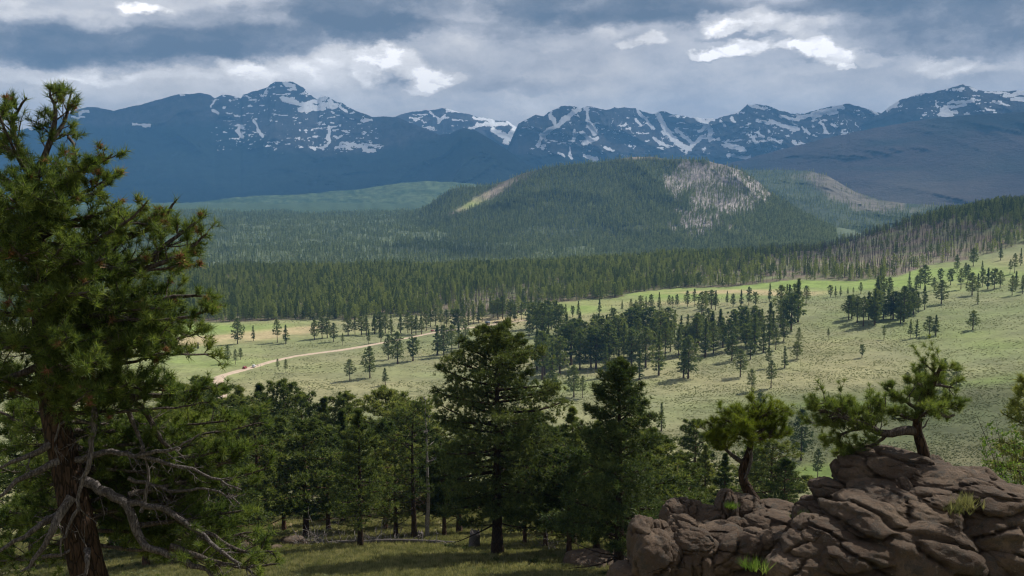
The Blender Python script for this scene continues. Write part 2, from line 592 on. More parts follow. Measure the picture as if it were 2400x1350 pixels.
# ------------------------------------------------------------------ ground shape
_cols = [-3000, -300, 300, 700, 1000, 1200, 1500, 1800, 1950, 2100, 2250, 2400, 2700, 6000]
_rs = [0.5, 8, 20, 40, 72, 90, 130, 170, 250, 400, 430, 600, 800, 1000, 1250, 1400, 1550, 1700, 1900, 2050, 2300, 3000, 4000, 5200, 8000, 17000]
_base = [-1.75, -5.2, -9.6, -17.2, -27.2, -32.6, -43.4, -54, -75, -122, -129]
_T = {
    -3000: [-130, -130, -130, -127, -124, -122, -135, -158, -162, -160, -150, -130, -110, -100, -100],
    -300: [-130, -130, -130, -126, -122, -119, -128, -150, -162, -160, -140, -96, -70, -80, -80],
    300: [-130, -130, -130, -127, -123, -120, -130, -155, -162, -160, -140, -96, -62, -80, -80],
    700: [-130, -130, -130, -127, -124, -122, -132, -155, -162, -160, -140, -96, -58, -80, -80],
    1000: [-130, -130, -130, -126, -124, -123, -132, -155, -162, -160, -140, -96, -58, -80, -80],
    1200: [-130, -130, -129, -125, -122, -121, -130, -155, -162, -160, -140, -96, -60, -80, -80],
    1500: [-129, -127, -122, -120, -112, -106, -114, -140, -160, -160, -140, -110, -80, -80, -80],
    1800: [-128, -122, -114, -110, -104, -100, -100, -120, -150, -160, -150, -110, -80, -80, -80],
    1950: [-127, -120, -112, -108, -104, -98, -92, -96, -125, -155, -150, -110, -80, -80, -80],
    2100: [-126, -118, -109, -105, -99, -86, -68, -52, -75, -150, -150, -110, -80, -80, -80],
    2250: [-124, -115, -106, -98, -90, -76, -48, -24, -45, -140, -150, -110, -80, -80, -80],
    2400: [-122, -112, -102, -90, -82, -66, -38, -10, -30, -130, -150, -110, -80, -80, -80],
    2700: [-118, -108, -98, -80, -66, -48, -18, 6, -10, -120, -150, -110, -80, -80, -80],
    6000: [-118, -108, -98, -80, -66, -48, -18, 6, -10, -120, -150, -110, -80, -80, -80],
}
NA, NR = 721, 521
GA = np.linspace(-PI, PI, NA)
GLR = np.linspace(math.log(0.5), math.log(17000), NR)
_coln = np.array([float(azel(c, 700)[0]) for c in _cols])
_tab = np.array([_base + _T[c] for c in _cols])
_g1 = np.array([np.interp(GLR, np.log(_rs), row) for row in _tab])
GZ = np.array([np.interp(GA, _coln, _g1[:, k]) for k in range(NR)]).T


def _blur(a, n, axis):
    k = np.hanning(n + 2)[1:-1]
    k /= k.sum()
    pad = [(0, 0), (0, 0)]
    pad[axis] = (n // 2, n // 2)
    ap = np.pad(a, pad, mode='edge')
    return np.apply_along_axis(lambda m: np.convolve(m, k, mode='valid'), axis, ap)


GZ = _blur(_blur(GZ, 9, 1), 11, 0)
# behind the camera the hillside climbs
_up = sstep(rad(65), rad(140), np.abs(GA))[:, None]
_R = np.exp(GLR)[None]
GZ = GZ * (1 - _up) + _up * (-1.75 + 160 * (1 - np.exp(-_R / 700)))


def ground_z(x, y):
    x = np.asarray(x, float); y = np.asarray(y, float)
    a = np.arctan2(x, y)
    r = np.maximum(np.hypot(x, y), 0.51)
    fa = np.clip((a + PI) / (2 * PI) * (NA - 1), 0, NA - 1.001)
    fr = np.clip((np.log(r) - GLR[0]) / (GLR[-1] - GLR[0]) * (NR - 1), 0, NR - 1.001)
    ia, ir = fa.astype(int), fr.astype(int)
    ta, tr = fa - ia, fr - ir
    z = (GZ[ia, ir] * (1 - ta) * (1 - tr) + GZ[ia + 1, ir] * ta * (1 - tr) + GZ[ia, ir + 1] * (1 - ta) * tr + GZ[ia + 1, ir + 1] * ta * tr)
    z = z + 1.7 * np.exp(-((x - 7.0) / 5.5) ** 2 - ((y - 21.0) / 3.6) ** 2)
    amp = sstep(10, 90, r) * 0.5 + sstep(300, 700, r) * 1.2 + sstep(1200, 1900, r) * 2.5 + sstep(2200, 3200, r) * 9
    z = z + amp * fbm(x / 65.0, y / 65.0, 0, 2, 5) + sstep(2200, 3000, r) * 10 * fbm(x / 420.0, y / 420.0, 0, 2, 9)
    return z


def hit(px, py, r0=30.0, r1=16000.0):
    """first meeting of the ray through a photograph pixel with the ground; arrays allowed"""
    d = pix2dir(px, py)
    d = d / np.hypot(d[..., 0], d[..., 1])[..., None]
    rs = np.exp(np.linspace(math.log(r0), math.log(r1), 700))
    z = ground_z(d[..., None, 0] * rs, d[..., None, 1] * rs)
    below = (d[..., None, 2] * rs) <= z
    k = np.argmax(below, -1)
    k = np.maximum(k, 1)
    ra, rb = rs[k - 1], rs[k]
    for _ in range(12):
        rm = (ra + rb) / 2
        b = d[..., 2] * rm <= ground_z(d[..., 0] * rm, d[..., 1] * rm)
        rb = np.where(b, rm, rb)
        ra = np.where(b, ra, rm)
    r = (ra + rb) / 2
    x, y = d[..., 0] * r, d[..., 1] * r
    return x, y, ground_z(x, y), r


def inpoly(px, py, poly):
    px = np.asarray(px, float); py = np.asarray(py, float)
    c = np.zeros(np.broadcast(px, py).shape, bool)
    n = len(poly)
    for i in range(n):
        x1, y1 = poly[i]
        x2, y2 = poly[(i + 1) % n]
        if y1 == y2:
            continue
        k = ((y1 > py) != (y2 > py)) & (px < (x2 - x1) * (py - y1) / (y2 - y1) + x1)
        c ^= k
    return c


def ell(px, py, cx, cy_, rx, ry, rot=0.0):
    dx, dy = px - cx, py - cy_
    c, s = math.cos(rot), math.sin(rot)
    return np.exp(-(((dx * c + dy * s) / rx) ** 2 + ((-dx * s + dy * c) / ry) ** 2))


EDGE = [(-900, 765), (380, 760), (480, 757), (600, 752), (700, 749), (820, 750), (900, 745), (1000, 740), (1100, 742), (1200, 742), (1250, 722),
        (1300, 708), (1440, 700), (1470, 690), (1500, 684), (1600, 674), (1700, 673), (1760, 668), (1850, 656), (2000, 658),
        (2100, 650), (2180, 620), (2250, 612), (2330, 592), (2400, 572), (2700, 540), (3600, 520)]
_ex = np.array([e[0] for e in EDGE]); _ey = np.array([e[1] for e in EDGE])


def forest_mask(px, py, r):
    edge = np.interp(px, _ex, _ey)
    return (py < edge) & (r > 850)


def cover_color(x, y, z):
    """land cover colours of the ground, fixed to the place"""
    r = np.hypot(x, y)
    px, py = proj(x, y, z)
    behind = y < r * 0.5
    big = fbm(x / 170.0, y / 110.0, 0, 4, 21)
    sm = fbm(x / 28.0, y / 18.0, 0, 4, 33)
    N = len(x)
    def C(*c): return np.broadcast_to(np.array(c, float), (N, 3)).copy()
    def mixc(a, b, f): return a * (1 - f[:, None]) + b * f[:, None]
    green = C(.165, .205, .080)
    sage = C(.200, .205, .115)
    yellow = C(.300, .275, .145)
    tan = C(.430, .345, .200)
    bright = C(.215, .290, .080)
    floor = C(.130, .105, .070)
    col = mixc(sage, yellow, np.clip(.35 + .9 * big + .3 * sm, 0, 1))
    col = mixc(col, green, np.clip(.3 - .8 * big + .5 * sm, 0, 1) * .7)
    # lush strips
    lush = ell(px, py, 480, 775, 260, 22) * .9 + ell(px, py, 1900, 668, 330, 17) + ell(px, py, 1560, 690, 200, 16) + ell(px, py, 1320, 722, 120, 14)
    lush += ell(px, py, 2200, 640, 260, 24) * .8 + ell(px, py, 430, 850, 200, 40) * .5 + ell(px, py, 1930, 1105, 90, 26) * 1.1
    lush += ell(px, py, 2300, 895, 150, 10, -.12) * .5 + ell(px, py, 1990, 950, 190, 7) * .5 + ell(px, py, 1380, 905, 130, 12) * .4 + ell(px, py, 2380, 1140, 90, 30) * .6
    lush += ell(px, py, 2290, 800, 240, 30, .2) * .35
    col = mixc(col, bright, np.clip(lush * (1.0 + .6 * sm), 0, .95))
    tn = ell(px, py, 590, 787, 190, 9, -.06) + ell(px, py, 720, 770, 90, 6, -.1) * .9 + ell(px, py, 1740, 684, 160, 5) + ell(px, py, 1850, 690, 60, 3)
    tn += ell(px, py, 1190, 752, 60, 8) + ell(px, py, 1120, 745, 100, 6) * .5 + ell(px, py, 1600, 712, 120, 4) * .4
    tn += ell(px, py, 430, 800, 120, 8) * .8
    col = mixc(col, tan, np.clip(tn * (1.05 + 1.8 * sm), 0, .9))
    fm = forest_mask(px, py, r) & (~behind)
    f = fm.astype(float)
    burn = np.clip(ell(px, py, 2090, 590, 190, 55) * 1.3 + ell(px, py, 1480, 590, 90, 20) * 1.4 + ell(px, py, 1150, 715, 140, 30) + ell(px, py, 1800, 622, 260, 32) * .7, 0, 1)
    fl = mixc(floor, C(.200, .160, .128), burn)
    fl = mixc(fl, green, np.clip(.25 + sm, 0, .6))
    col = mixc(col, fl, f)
    far = sstep(1950, 2300, r)
    col = mixc(col, C(.120, .145, .080), far)
    col = mixc(col, C(.055, .085, .045), sstep(3800, 4300, r))
    # the hillside below the camera
    near = 1 - sstep(330, 430, r)
    nc = mixc(C(.135, .145, .065), C(.240, .210, .115), np.clip(.45 + .9 * fbm(x / 9, y / 7, 0, 4, 44), 0, 1))
    nc = mixc(nc, C(.190, .130, .085), np.clip(ell(px, py, 620, 1230, 90, 30) * 1.1 + .7 * np.clip(fbm(x / 22, y / 22, 0, 3, 50) - .15, 0, 1), 0, 1))
    col = mixc(col, nc, near)
    return col


def build_ground():
    az_in = np.arange(rad(-33), rad(33), rad(.16))
    az_out_l = np.linspace(-PI, rad(-33), 60)[:-1]
    az_out_r = np.linspace(rad(33), PI, 60)
    az = np.concatenate([az_out_l, az_in, az_out_r])
    rr = np.concatenate([np.exp(np.linspace(math.log(1.0), math.log(430), 110))[:-1],
                         np.exp(np.linspace(math.log(430), math.log(1950), 190))[:-1],
                         np.exp(np.linspace(math.log(1950), math.log(16500), 60))])
    A, R = np.meshgrid(az, rr, indexing='ij')
    x, y = np.sin(A) * R, np.cos(A) * R
    z = ground_z(x, y)
    na, nr = A.shape
    v = np.stack([x, y, z], -1).reshape(-1, 3)
    i = np.arange(na - 1)[:, None] * nr
    j = np.arange(nr - 1)[None]
    q = np.stack([i + j, i + nr + j, i + nr + j + 1, i + j + 1], -1).reshape(-1, 4)
    # close the centre
    v = np.concatenate([v, [[0, 0, -1.75]]])
    c = len(v) - 1
    ii = np.arange(na - 1) * nr
    tri = np.stack([np.full(na - 1, c), ii + nr, ii], -1)
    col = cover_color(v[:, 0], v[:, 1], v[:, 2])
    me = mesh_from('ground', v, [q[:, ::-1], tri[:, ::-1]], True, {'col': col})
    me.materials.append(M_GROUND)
    # make sure normals point up
    o = link_mesh('ground', me)
    if me.polygons[5000].normal.z < 0:
        me.flip_normals()
    tag(o, 'sloping hillside and wide green valley meadow with tan bare patches', kind='structure')
    return o


build_ground()


# ------------------------------------------------------------------ mountains and hills
def ridge_layer(name, label, ridge, foot, r_ridge, r_foot, mat, colf, relief=300.0, rscale=1200.0, step=2.0, rows=90, snowf=None, rough_ridge=2.0, back=1500.0, seed=3):
    """a mountain face from foot line to ridge line, with a back side; lines in photograph pixels, distances in metres"""
    rp = np.array(ridge, float)
    fp = np.array(foot, float)
    px = np.arange(rp[0, 0], rp[-1, 0] + step, step)
    ry = np.interp(px, rp[:, 0], rp[:, 1])
    env = np.ones_like(px)
    ry = ry + rough_ridge * (fbm(px / 22.0, px * 0 + seed, 0, 4, seed, .6))
    fy = np.interp(px, fp[:, 0], fp[:, 1])
    rr = np.interp(px, [p[0] for p in r_ridge], [p[1] for p in r_ridge])
    rf = np.interp(px, [p[0] for p in r_foot], [p[1] for p in r_foot])
    t = np.linspace(0, 1, rows)
    T = t[None, :]
    PX = np.broadcast_to(px[:, None], (len(px), rows))
    PY = fy[:, None] + (ry - fy)[:, None] * T
    a, e = azel(PX, PY)
    # distance along the face: gentle at the foot, steeper near the top
    RB = rf[:, None] + (rr - rf)[:, None] * (0.25 * T + 0.75 * T ** 0.75)
    sx, sy = np.sin(a) * RB / rscale, (np.cos(a) * RB) / rscale
    lean = .5 * fbm(sx * .7, sy * .7, 0, 2, seed + 2)
    rel = ridged(sx * 1.7 + sy * .35 + lean, sy * .55, 6, seed) - .4
    rel = rel + .10 * fbm(sx * 7, sy * 5, 0, 4, seed + 5)
    fade = np.clip(T / .08, 0, 1) * (0.35 + .65 * np.clip((1 - T) / .12, 0, 1))
    RB = RB - rel * relief * 1.35 * fade
    d = np.stack([np.sin(a), np.cos(a), e], -1)
    V = d * RB[..., None]
    # back side
    nb = 6
    bk = []
    for k in range(1, nb + 1):
        q = V[:, -1].copy()
        s = k / nb
        hd = q[:, :2] / np.hypot(q[:, 0], q[:, 1])[:, None]
        q[:, :2] += hd * back * s
        q[:, 2] -= (q[:, 2] + 120) * (s ** 1.3)
        bk.append(q)
    VB = np.concatenate([V] + [b[:, None] for b in bk], 1)
    n0, n1 = VB.shape[:2]
    i = np.arange(n0 - 1)[:, None] * n1
    j = np.arange(n1 - 1)[None]
    q = np.stack([i + j, i + n1 + j, i + n1 + j + 1, i + j + 1], -1).reshape(-1, 4)
    colr = np.zeros((n0, n1, 3))
    colr[:, :rows] = colf(PX, PY, T + 0 * PX, rel)
    colr[:, rows:] = colr[:, rows - 1:rows]
    sn = np.zeros((n0, n1))
    if snowf is not None:
        sn[:, :rows] = snowf(PX, PY, T + 0 * PX, rel)
        sn[:, rows:] = sn[:, rows - 1:rows]
    me = mesh_from(name, VB.reshape(-1, 3), q, True, {'col': colr.reshape(-1, 3), 'snow': sn.reshape(-1)})
    me.materials.append(mat)
    o = link_mesh(name, me)
    tag(o, label, kind='structure')
    return V, px


def cmix(a, b, f):
    return np.asarray(a) * (1 - f[..., None]) + np.asarray(b) * f[..., None]


def seg_snow(px, py, segs):
    """long snow tongues: (x1,y1,x2,y2,width)"""
    m = np.zeros(px.shape)
    wx = px + 7 * fbm(px / 14.0, py / 14.0, 0, 3, 77)
    wy = py + 5 * fbm(px / 12.0, py / 12.0, 0, 3, 78)
    for x1, y1, x2, y2, w in segs:
        dx, dy = x2 - x1, y2 - y1
        L = dx * dx + dy * dy + 1e-6
        t = np.clip(((wx - x1) * dx + (wy - y1) * dy) / L, 0, 1)
        dist = np.hypot(wx - x1 - t * dx, wy - y1 - t * dy)
        m = np.maximum(m, np.clip(1.15 - dist / w * .95, 0, 1))
    return m


def rock_cols(PX, PY, T, rel, tl, forest=(.012, .022, .020), rock=(.060, .056, .056)):
    n = fbm(PX / 60.0, PY / 25.0, 0, 4, 61)
    f = sstep(tl + 14, tl - 14, PY + 14 * n)
    c = cmix(np.array(forest), np.array(rock), f)
    return c * (1 + .5 * fbm(PX / 9.0, PY / 9.0, 0, 3, 62))[..., None]


def band_snow(PX, PY, fx, fy, seed, thr):
    """scattered snow patches"""
    n = fbm(PX / fx, PY / fy, 0, 4, seed, .6)
    return np.clip((n - thr) * 3.0 + .5, 0, 1)


def snow_far(PX, PY, T, rel):
    s = seg_snow(PX, PY, [(1010, 262, 1030, 285, 4), (1025, 285, 1045, 270, 3), (1050, 258, 1075, 262, 5), (1110, 275, 1160, 284, 5), (1120, 292, 1185, 290, 7),
                          (1155, 305, 1195, 325, 10), (1185, 335, 1205, 300, 9), (1100, 300, 1140, 290, 5), (960, 278, 1000, 285, 3), (1190, 285, 1210, 300, 6)])
    b = band_snow(PX, PY, 26, 6, 91, .34) * sstep(330, 290, PY) * sstep(920, 1000, PX)
    return np.maximum(s, b)


ridge_layer('distant_mountains', 'distant grey peak with thin snow streaks behind the dark conical ridge',
            [(840, 292), (880, 283), (930, 272), (965, 263), (1000, 259), (1035, 253), (1060, 258), (1090, 266), (1120, 275), (1160, 281), (1190, 285), (1212, 300), (1300, 330)],
            [(840, 420), (1300, 430)], [(840, 14200), (1300, 14200)], [(840, 11000), (1300, 11000)], M_MTN,
            lambda PX, PY, T, rel: rock_cols(PX, PY, T, rel, 350), 500, 1500, 2.0, 70, snow_far, 3.0, 1500, 5)


def snow_mid(PX, PY, T, rel):
    s = seg_snow(PX, PY, [
        (1360, 253, 1310, 290, 8), (1310, 290, 1268, 318, 8), (1268, 318, 1262, 342, 7), (1375, 255, 1380, 290, 8), (1380, 292, 1395, 308, 12),
        (1350, 308, 1345, 330, 5), (1365, 312, 1390, 330, 9), (1400, 325, 1370, 335, 8), (1290, 268, 1300, 285, 7), (1340, 255, 1350, 262, 4), (1325, 275, 1345, 265, 5),
        (1370, 365, 1400, 372, 7), (1335, 345, 1340, 370, 5), (1420, 345, 1440, 355, 4), (1310, 355, 1325, 365, 4),
        (1495, 258, 1530, 300, 5), (1540, 265, 1560, 300, 8), (1560, 300, 1585, 330, 8), (1585, 330, 1620, 350, 7), (1555, 310, 1600, 345, 6), (1490, 278, 1500, 295, 4),
        (1640, 278, 1660, 300, 11), (1660, 300, 1665, 325, 9), (1630, 275, 1675, 280, 5), (1650, 320, 1610, 352, 6), (1588, 305, 1620, 335, 6), (1535, 325, 1570, 345, 6),
        (1690, 285, 1700, 295, 5), (1715, 275, 1722, 285, 4), (1760, 246, 1800, 255, 4), (1805, 285, 1870, 305, 7), (1775, 283, 1800, 288, 5), (1870, 275, 1960, 262, 8),
        (1920, 262, 1975, 250, 8), (1830, 272, 1870, 280, 5), (1700, 340, 1745, 352, 9), (1705, 365, 1755, 368, 6), (1765, 318, 1780, 350, 5), (1775, 312, 1790, 322, 5),
        (1790, 350, 1840, 352, 4), (1920, 285, 1940, 310, 4), (1880, 295, 1900, 312, 4), (1810, 325, 1830, 338, 4), (1860, 330, 1875, 340, 4), (1950, 290, 1960, 300, 4),
        (2040, 262, 2052, 268, 6), (1660, 280, 1640, 310, 5)])
    g = np.abs(((PX * .92 - PY * .55) / 17.0 + 1.6 * fbm(PX / 50., PY / 30., 0, 2, 15)) % 1 - .5) * 2
    gul = np.clip((g - .62) * 2.2, 0, 1) * np.clip(.55 + 1.1 * fbm(PX / 30., PY / 22., 0, 3, 16), 0, 1) * sstep(380, 345, PY) * .75
    b = band_snow(PX, PY, 15, 6, 92, .36) * sstep(385, 340, PY)
    return np.maximum(np.maximum(s, gul * sstep(1180, 1260, PX)), b * .95)


ridge_layer('mountain_range', 'jagged dark blue mountain wall streaked with snow gullies',
            [(1165, 385), (1190, 345), (1205, 312), (1215, 292), (1232, 281), (1255, 270), (1275, 273), (1285, 262), (1300, 256), (1315, 248), (1345, 248), (1362, 253), (1375, 250),
             (1400, 254), (1422, 258), (1440, 252), (1470, 251), (1492, 254), (1512, 264), (1535, 268), (1545, 262), (1560, 260), (1575, 268), (1600, 272), (1620, 277), (1640, 275), (1680, 277),
             (1700, 271), (1728, 265), (1742, 252), (1752, 243), (1765, 243), (1790, 248), (1830, 258), (1862, 268), (1890, 266), (1930, 252), (1960, 246), (1985, 244), (2012, 248), (2035, 258), (2060, 266), (2120, 280)],
            [(1165, 440), (2120, 440)], [(1165, 11200), (1500, 11600), (1800, 10400), (2120, 10400)], [(1165, 8200), (2120, 7600)], M_MTN,
            lambda PX, PY, T, rel: rock_cols(PX, PY, T, rel, 360), 620, 900, 1.6, 110, snow_mid, 4.5, 1600, 7)


def snow_left(PX, PY, T, rel):
    s = seg_snow(PX, PY, [
        (665, 195, 690, 205, 6), (675, 212, 695, 208, 4), (665, 232, 690, 240, 9), (690, 240, 715, 248, 9), (715, 245, 745, 235, 8), (700, 258, 740, 250, 7), (745, 235, 765, 228, 9),
        (750, 245, 790, 250, 9), (800, 248, 808, 262, 6), (715, 258, 760, 255, 6), (628, 208, 622, 218, 3), (775, 238, 770, 250, 8),
        (597, 282, 603, 300, 4), (603, 303, 618, 320, 5), (555, 292, 570, 300, 5), (560, 303, 568, 318, 6), (775, 300, 770, 325, 5), (772, 325, 758, 352, 5), (785, 322, 800, 318, 4),
        (790, 345, 850, 340, 4), (800, 335, 860, 345, 4), (850, 350, 880, 355, 5), (185, 268, 205, 262, 5), (170, 275, 195, 275, 4), (310, 290, 350, 295, 4), (505, 232, 495, 250, 4),
        (852, 284, 870, 280, 6), (430, 222, 424, 222, 3), (500, 258, 512, 265, 5), (70, 300, 75, 303, 5)])
    m = sstep(372, 345, PY) * sstep(440, 560, PX) * sstep(930, 850, PX)
    b = np.maximum(band_snow(PX, PY, 15, 4.5, 93, .36), band_snow(PX + PY, PY * 1.0, 9, 5, 97, .55)) * m
    b2 = band_snow(PX, PY, 14, 5, 94, .16) * ell(PX, PY, 835, 345, 70, 16)
    return np.maximum(np.maximum(s, b), b2 * 1.2)


def tl_left(PX):
    return np.interp(PX, [0, 300, 450, 560, 650, 760, 900, 1000, 1100, 1250], [290, 300, 290, 300, 345, 362, 355, 330, 300, 300])


ridge_layer('flat_topped_mountain', 'tall flat-topped snowy summit on a broad dark blue forested massif',
            [(-500, 360), (-200, 330), (40, 305), (90, 295), (150, 272), (180, 258), (205, 251), (232, 252), (265, 260), (300, 252), (330, 245), (375, 232), (420, 220), (440, 221), (470, 218), (490, 221), (503, 230), (520, 223), (540, 223), (565, 231), (569, 222),
             (590, 215), (605, 212), (628, 204), (633, 198), (645, 191), (685, 191), (697, 198), (710, 205), (722, 216), (735, 229), (744, 233), (752, 226), (760, 224), (772, 229), (790, 240), (803, 241), (815, 250), (840, 262), (872, 274), (905, 273), (935, 276), (960, 288), (990, 298), (1030, 316), (1055, 313),
             (1085, 299), (1110, 304), (1140, 320), (1170, 338), (1195, 356), (1225, 378), (1270, 402), (1350, 430), (1400, 440)],
            [(-500, 500), (400, 497), (700, 490), (1000, 480), (1400, 470)], [(-500, 12000), (600, 12300), (760, 12000), (940, 10500), (1080, 8800), (1400, 7400)],
            [(-500, 6600), (1400, 6400)], M_MTN,
            lambda PX, PY, T, rel: rock_cols(PX, PY, T, rel, tl_left(PX)), 520, 1500, 2.0, 130, snow_left, 1.8, 1800, 9)


def snow_right(PX, PY, T, rel):
    s = seg_snow(PX, PY, [(2235, 208, 2252, 212, 5), (2275, 205, 2290, 213, 4), (2255, 205, 2248, 210, 5), (2105, 240, 2080, 258, 5), (2222, 240, 2280, 236, 4), (2215, 250, 2260, 246, 5),
                          (2205, 262, 2240, 262, 7), (2198, 270, 2230, 270, 6), (2262, 268, 2275, 272, 5), (2330, 238, 2365, 248, 4), (2350, 225, 2400, 222, 5), (2370, 232, 2420, 235, 6), (2310, 215, 2360, 218, 3),
                          (2380, 217, 2500, 212, 6), (2195, 235, 2197, 250, 3), (2310, 255, 2330, 258, 3)])
    b = band_snow(PX, PY, 26, 5, 95, .36) * sstep(300, 262, PY)
    return np.maximum(s, b)


ridge_layer('snowy_peak', 'pointed dark peak with long snow bands above the burnt slope',
            [(2010, 300), (2045, 276), (2070, 262), (2085, 250), (2110, 235), (2140, 224), (2160, 218), (2190, 216), (2215, 210), (2240, 201), (2257, 197), (2275, 203), (2295, 212), (2330, 215), (2365, 214), (2400, 211), (2460, 206), (2700, 215), (3000, 240)],
            [(2010, 420), (3000, 420)], [(2010, 10200), (3000, 9600)], [(2010, 7800), (3000, 7400)], M_MTN,
            lambda PX, PY, T, rel: rock_cols(PX, PY, T, rel, 275), 380, 1300, 2.0, 80, snow_right, 3.0, 1500, 11)


def burnt_cols(PX, PY, T, rel):
    n = fbm(PX / 130.0, PY / 22.0, 0, 4, 71)
    dark = np.clip(ell(PX, PY, 2330, 285, 190, 22) * 1.6 + ell(PX, PY, 2080, 335, 60, 8) + ell(PX, PY, 2350, 380, 130, 30) * .8 + ell(PX, PY, 2060, 395, 130, 8) * .8, 0, 1)
    c = cmix(np.array((.036, .026, .026)), np.array((.010, .014, .012)), np.clip(dark + .6 * n + ell(PX, PY, 1760, 400, 60, 40), 0, 1))
    pale = np.clip(ell(PX, PY, 2130, 450, 120, 40) * .8 + ell(PX, PY, 2300, 400, 60, 60) * .3, 0, 1)
    return cmix(c, np.array((.11, .10, .08)), pale * .6)


ridge_layer('burnt_slope', 'broad purple brown slope of burnt forest under the snowy peak',
            [(1560, 410), (1640, 398), (1700, 385), (1760, 370), (1850, 345), (1930, 325), (2000, 310), (2060, 298), (2130, 286), (2200, 275), (2280, 268), (2400, 262), (2700, 250), (3100, 250)],
            [(1560, 470), (1800, 470), (2000, 490), (2400, 500), (3100, 500)], [(1560, 7400), (3100, 7200)], [(1560, 5200), (3100, 4600)], M_MTN, burnt_cols, 260, 1300, 3.0, 80, None, 2.0, 1500, 13)


def pale_cols(PX, PY, T, rel):
    n = fbm(PX / 90.0, PY / 10.0, 0, 4, 81)
    n2 = fbm(PX / 9.0, PY / 4.0, 0, 3, 82)
    return cmix(np.array((.040, .070, .036)), np.array((.090, .125, .062)), np.clip(.4 + n + .9 * n2, 0, 1))


ridge_layer('low_ridge', 'low pale green wooded ridge in front of the flat topped massif',
            [(-500, 470), (200, 480), (400, 490), (440, 478), (520, 466), (600, 459), (700, 456), (760, 450), (840, 444), (930, 430), (1000, 424), (1080, 428), (1200, 440)],
            [(-500, 520), (1200, 520)], [(-500, 6200), (1200, 5900)], [(-500, 4500), (1200, 4300)], M_HILL, pale_cols, 120, 900, 3.0, 50, None, 2.0, 700, 15)


def steep_rock(PX, PY):
    n = fbm(PX / 22.0, PY / 16.0, 0, 4, 101, .6)
    n2 = fbm((PX - PY * .5) / 9.0, (PY + PX * .5) / 34.0, 0, 3, 102, .6)
    z = ell(PX, PY, 1640, 430, 70, 40) + ell(PX, PY, 1740, 450, 60, 40) * 1.0 + ell(PX, PY, 1690, 400, 80, 25) * .6
    z += ell(PX, PY, 1630, 505, 60, 28) * .9 + ell(PX, PY, 1620, 545, 45, 20) * .8 + ell(PX, PY, 1700, 530, 60, 18) * .5 + ell(PX, PY, 1590, 400, 25, 40) * .5 + ell(PX, PY, 1500, 530, 60, 25) * .25
    z += ell(PX, PY, 1745, 482, 22, 14) * .8 + ell(PX, PY, 1680, 450, 130, 70) * .3 + ell(PX, PY, 1780, 440, 30, 20) * .5
    return np.clip((z * (1.0 + .9 * n + .9 * n2) - .38) * 2.6, 0, 1)


def steep_bare(PX, PY):
    b = ell(PX, PY, 1165, 445, 75, 9, -.50) * 1.5 + ell(PX, PY, 1110, 478, 55, 7, -.45) * 1.4 + ell(PX, PY, 1115, 433, 35, 3) * 1.0
    b += ell(PX, PY, 1480, 369, 90, 4) * .9
    return np.clip(b, 0, 1)


def steep_cols(PX, PY, T, rel):
    c = cmix(np.array((.050, .068, .038)), np.array((.100, .115, .060)), np.clip(.4 + fbm(PX / 60., PY / 40., 0, 3, 103), 0, 1))
    c = cmix(c, np.array((.300, .265, .245)) * (1 + .5 * fbm(PX / 5., PY / 5., 0, 3, 108))[..., None], steep_rock(PX, PY))
    bc = cmix(np.array((.30, .24, .19)), np.array((.27, .30, .10)), np.clip(ell(PX, PY, 1110, 480, 50, 14) + .3 * fbm(PX / 20., PY / 20., 0, 2, 5), 0, 1))
    m = steep_bare(PX, PY)
    return c * (1 - m[..., None]) + bc * m[..., None]


STEEP = ridge_layer('wooded_hill', 'rounded forested hill with pale granite cliffs on its right shoulder',
            [(930, 506), (975, 497), (1000, 484), (1035, 458), (1060, 443), (1085, 437), (1105, 436), (1130, 437), (1150, 436), (1180, 425), (1220, 408), (1260, 398), (1310, 388), (1400, 380), (1440, 373), (1480, 368), (1530, 368), (1560, 373), (1600, 372), (1650, 374), (1700, 388),
             (1740, 402), (1775, 424), (1800, 448), (1830, 470), (1880, 500), (1960, 540)],
            [(930, 560), (1000, 612), (1400, 618), (1960, 600)], [(930, 3900), (1200, 3700), (1500, 3600), (1800, 3300), (1960, 3000)], [(930, 3000), (1000, 2450), (1960, 2250)], M_HILL, steep_cols, 75, 420, 2.0, 120, None, 2.0, 900, 17)


def spur_cols(PX, PY, T, rel):
    n = fbm(PX / 26.0, PY / 16.0, 0, 4, 111, .6)
    pale = np.clip((ell(PX, PY, 1940, 430, 80, 30, .35) + ell(PX, PY, 2010, 470, 60, 16, .4) + ell(PX, PY, 2130, 480, 120, 22) * .6 - .35 + .5 * n) * 2.4, 0, 1)
    g = cmix(np.array((.045, .062, .036)), np.array((.085, .100, .050)), np.clip(.5 + n, 0, 1))
    return cmix(g, np.array((.170, .145, .120)), pale * .8)


SPUR = ridge_layer('rocky_spur', 'low rocky spur with pale burnt clearings behind the wooded hill',
            [(1660, 420), (1740, 400), (1800, 398), (1850, 399), (1900, 401), (1940, 412), (1975, 432), (2010, 452), (2060, 468), (2130, 478), (2200, 482), (2400, 486), (2800, 490)],
            [(1660, 560), (1800, 600), (2100, 590), (2800, 580)], [(1660, 5000), (1900, 4900), (2100, 4300), (2800, 4100)], [(1660, 3200), (1800, 2700), (2100, 2500), (2800, 2500)], M_HILL, spur_cols, 160, 600, 2.5, 100, None, 2.0, 900, 19)

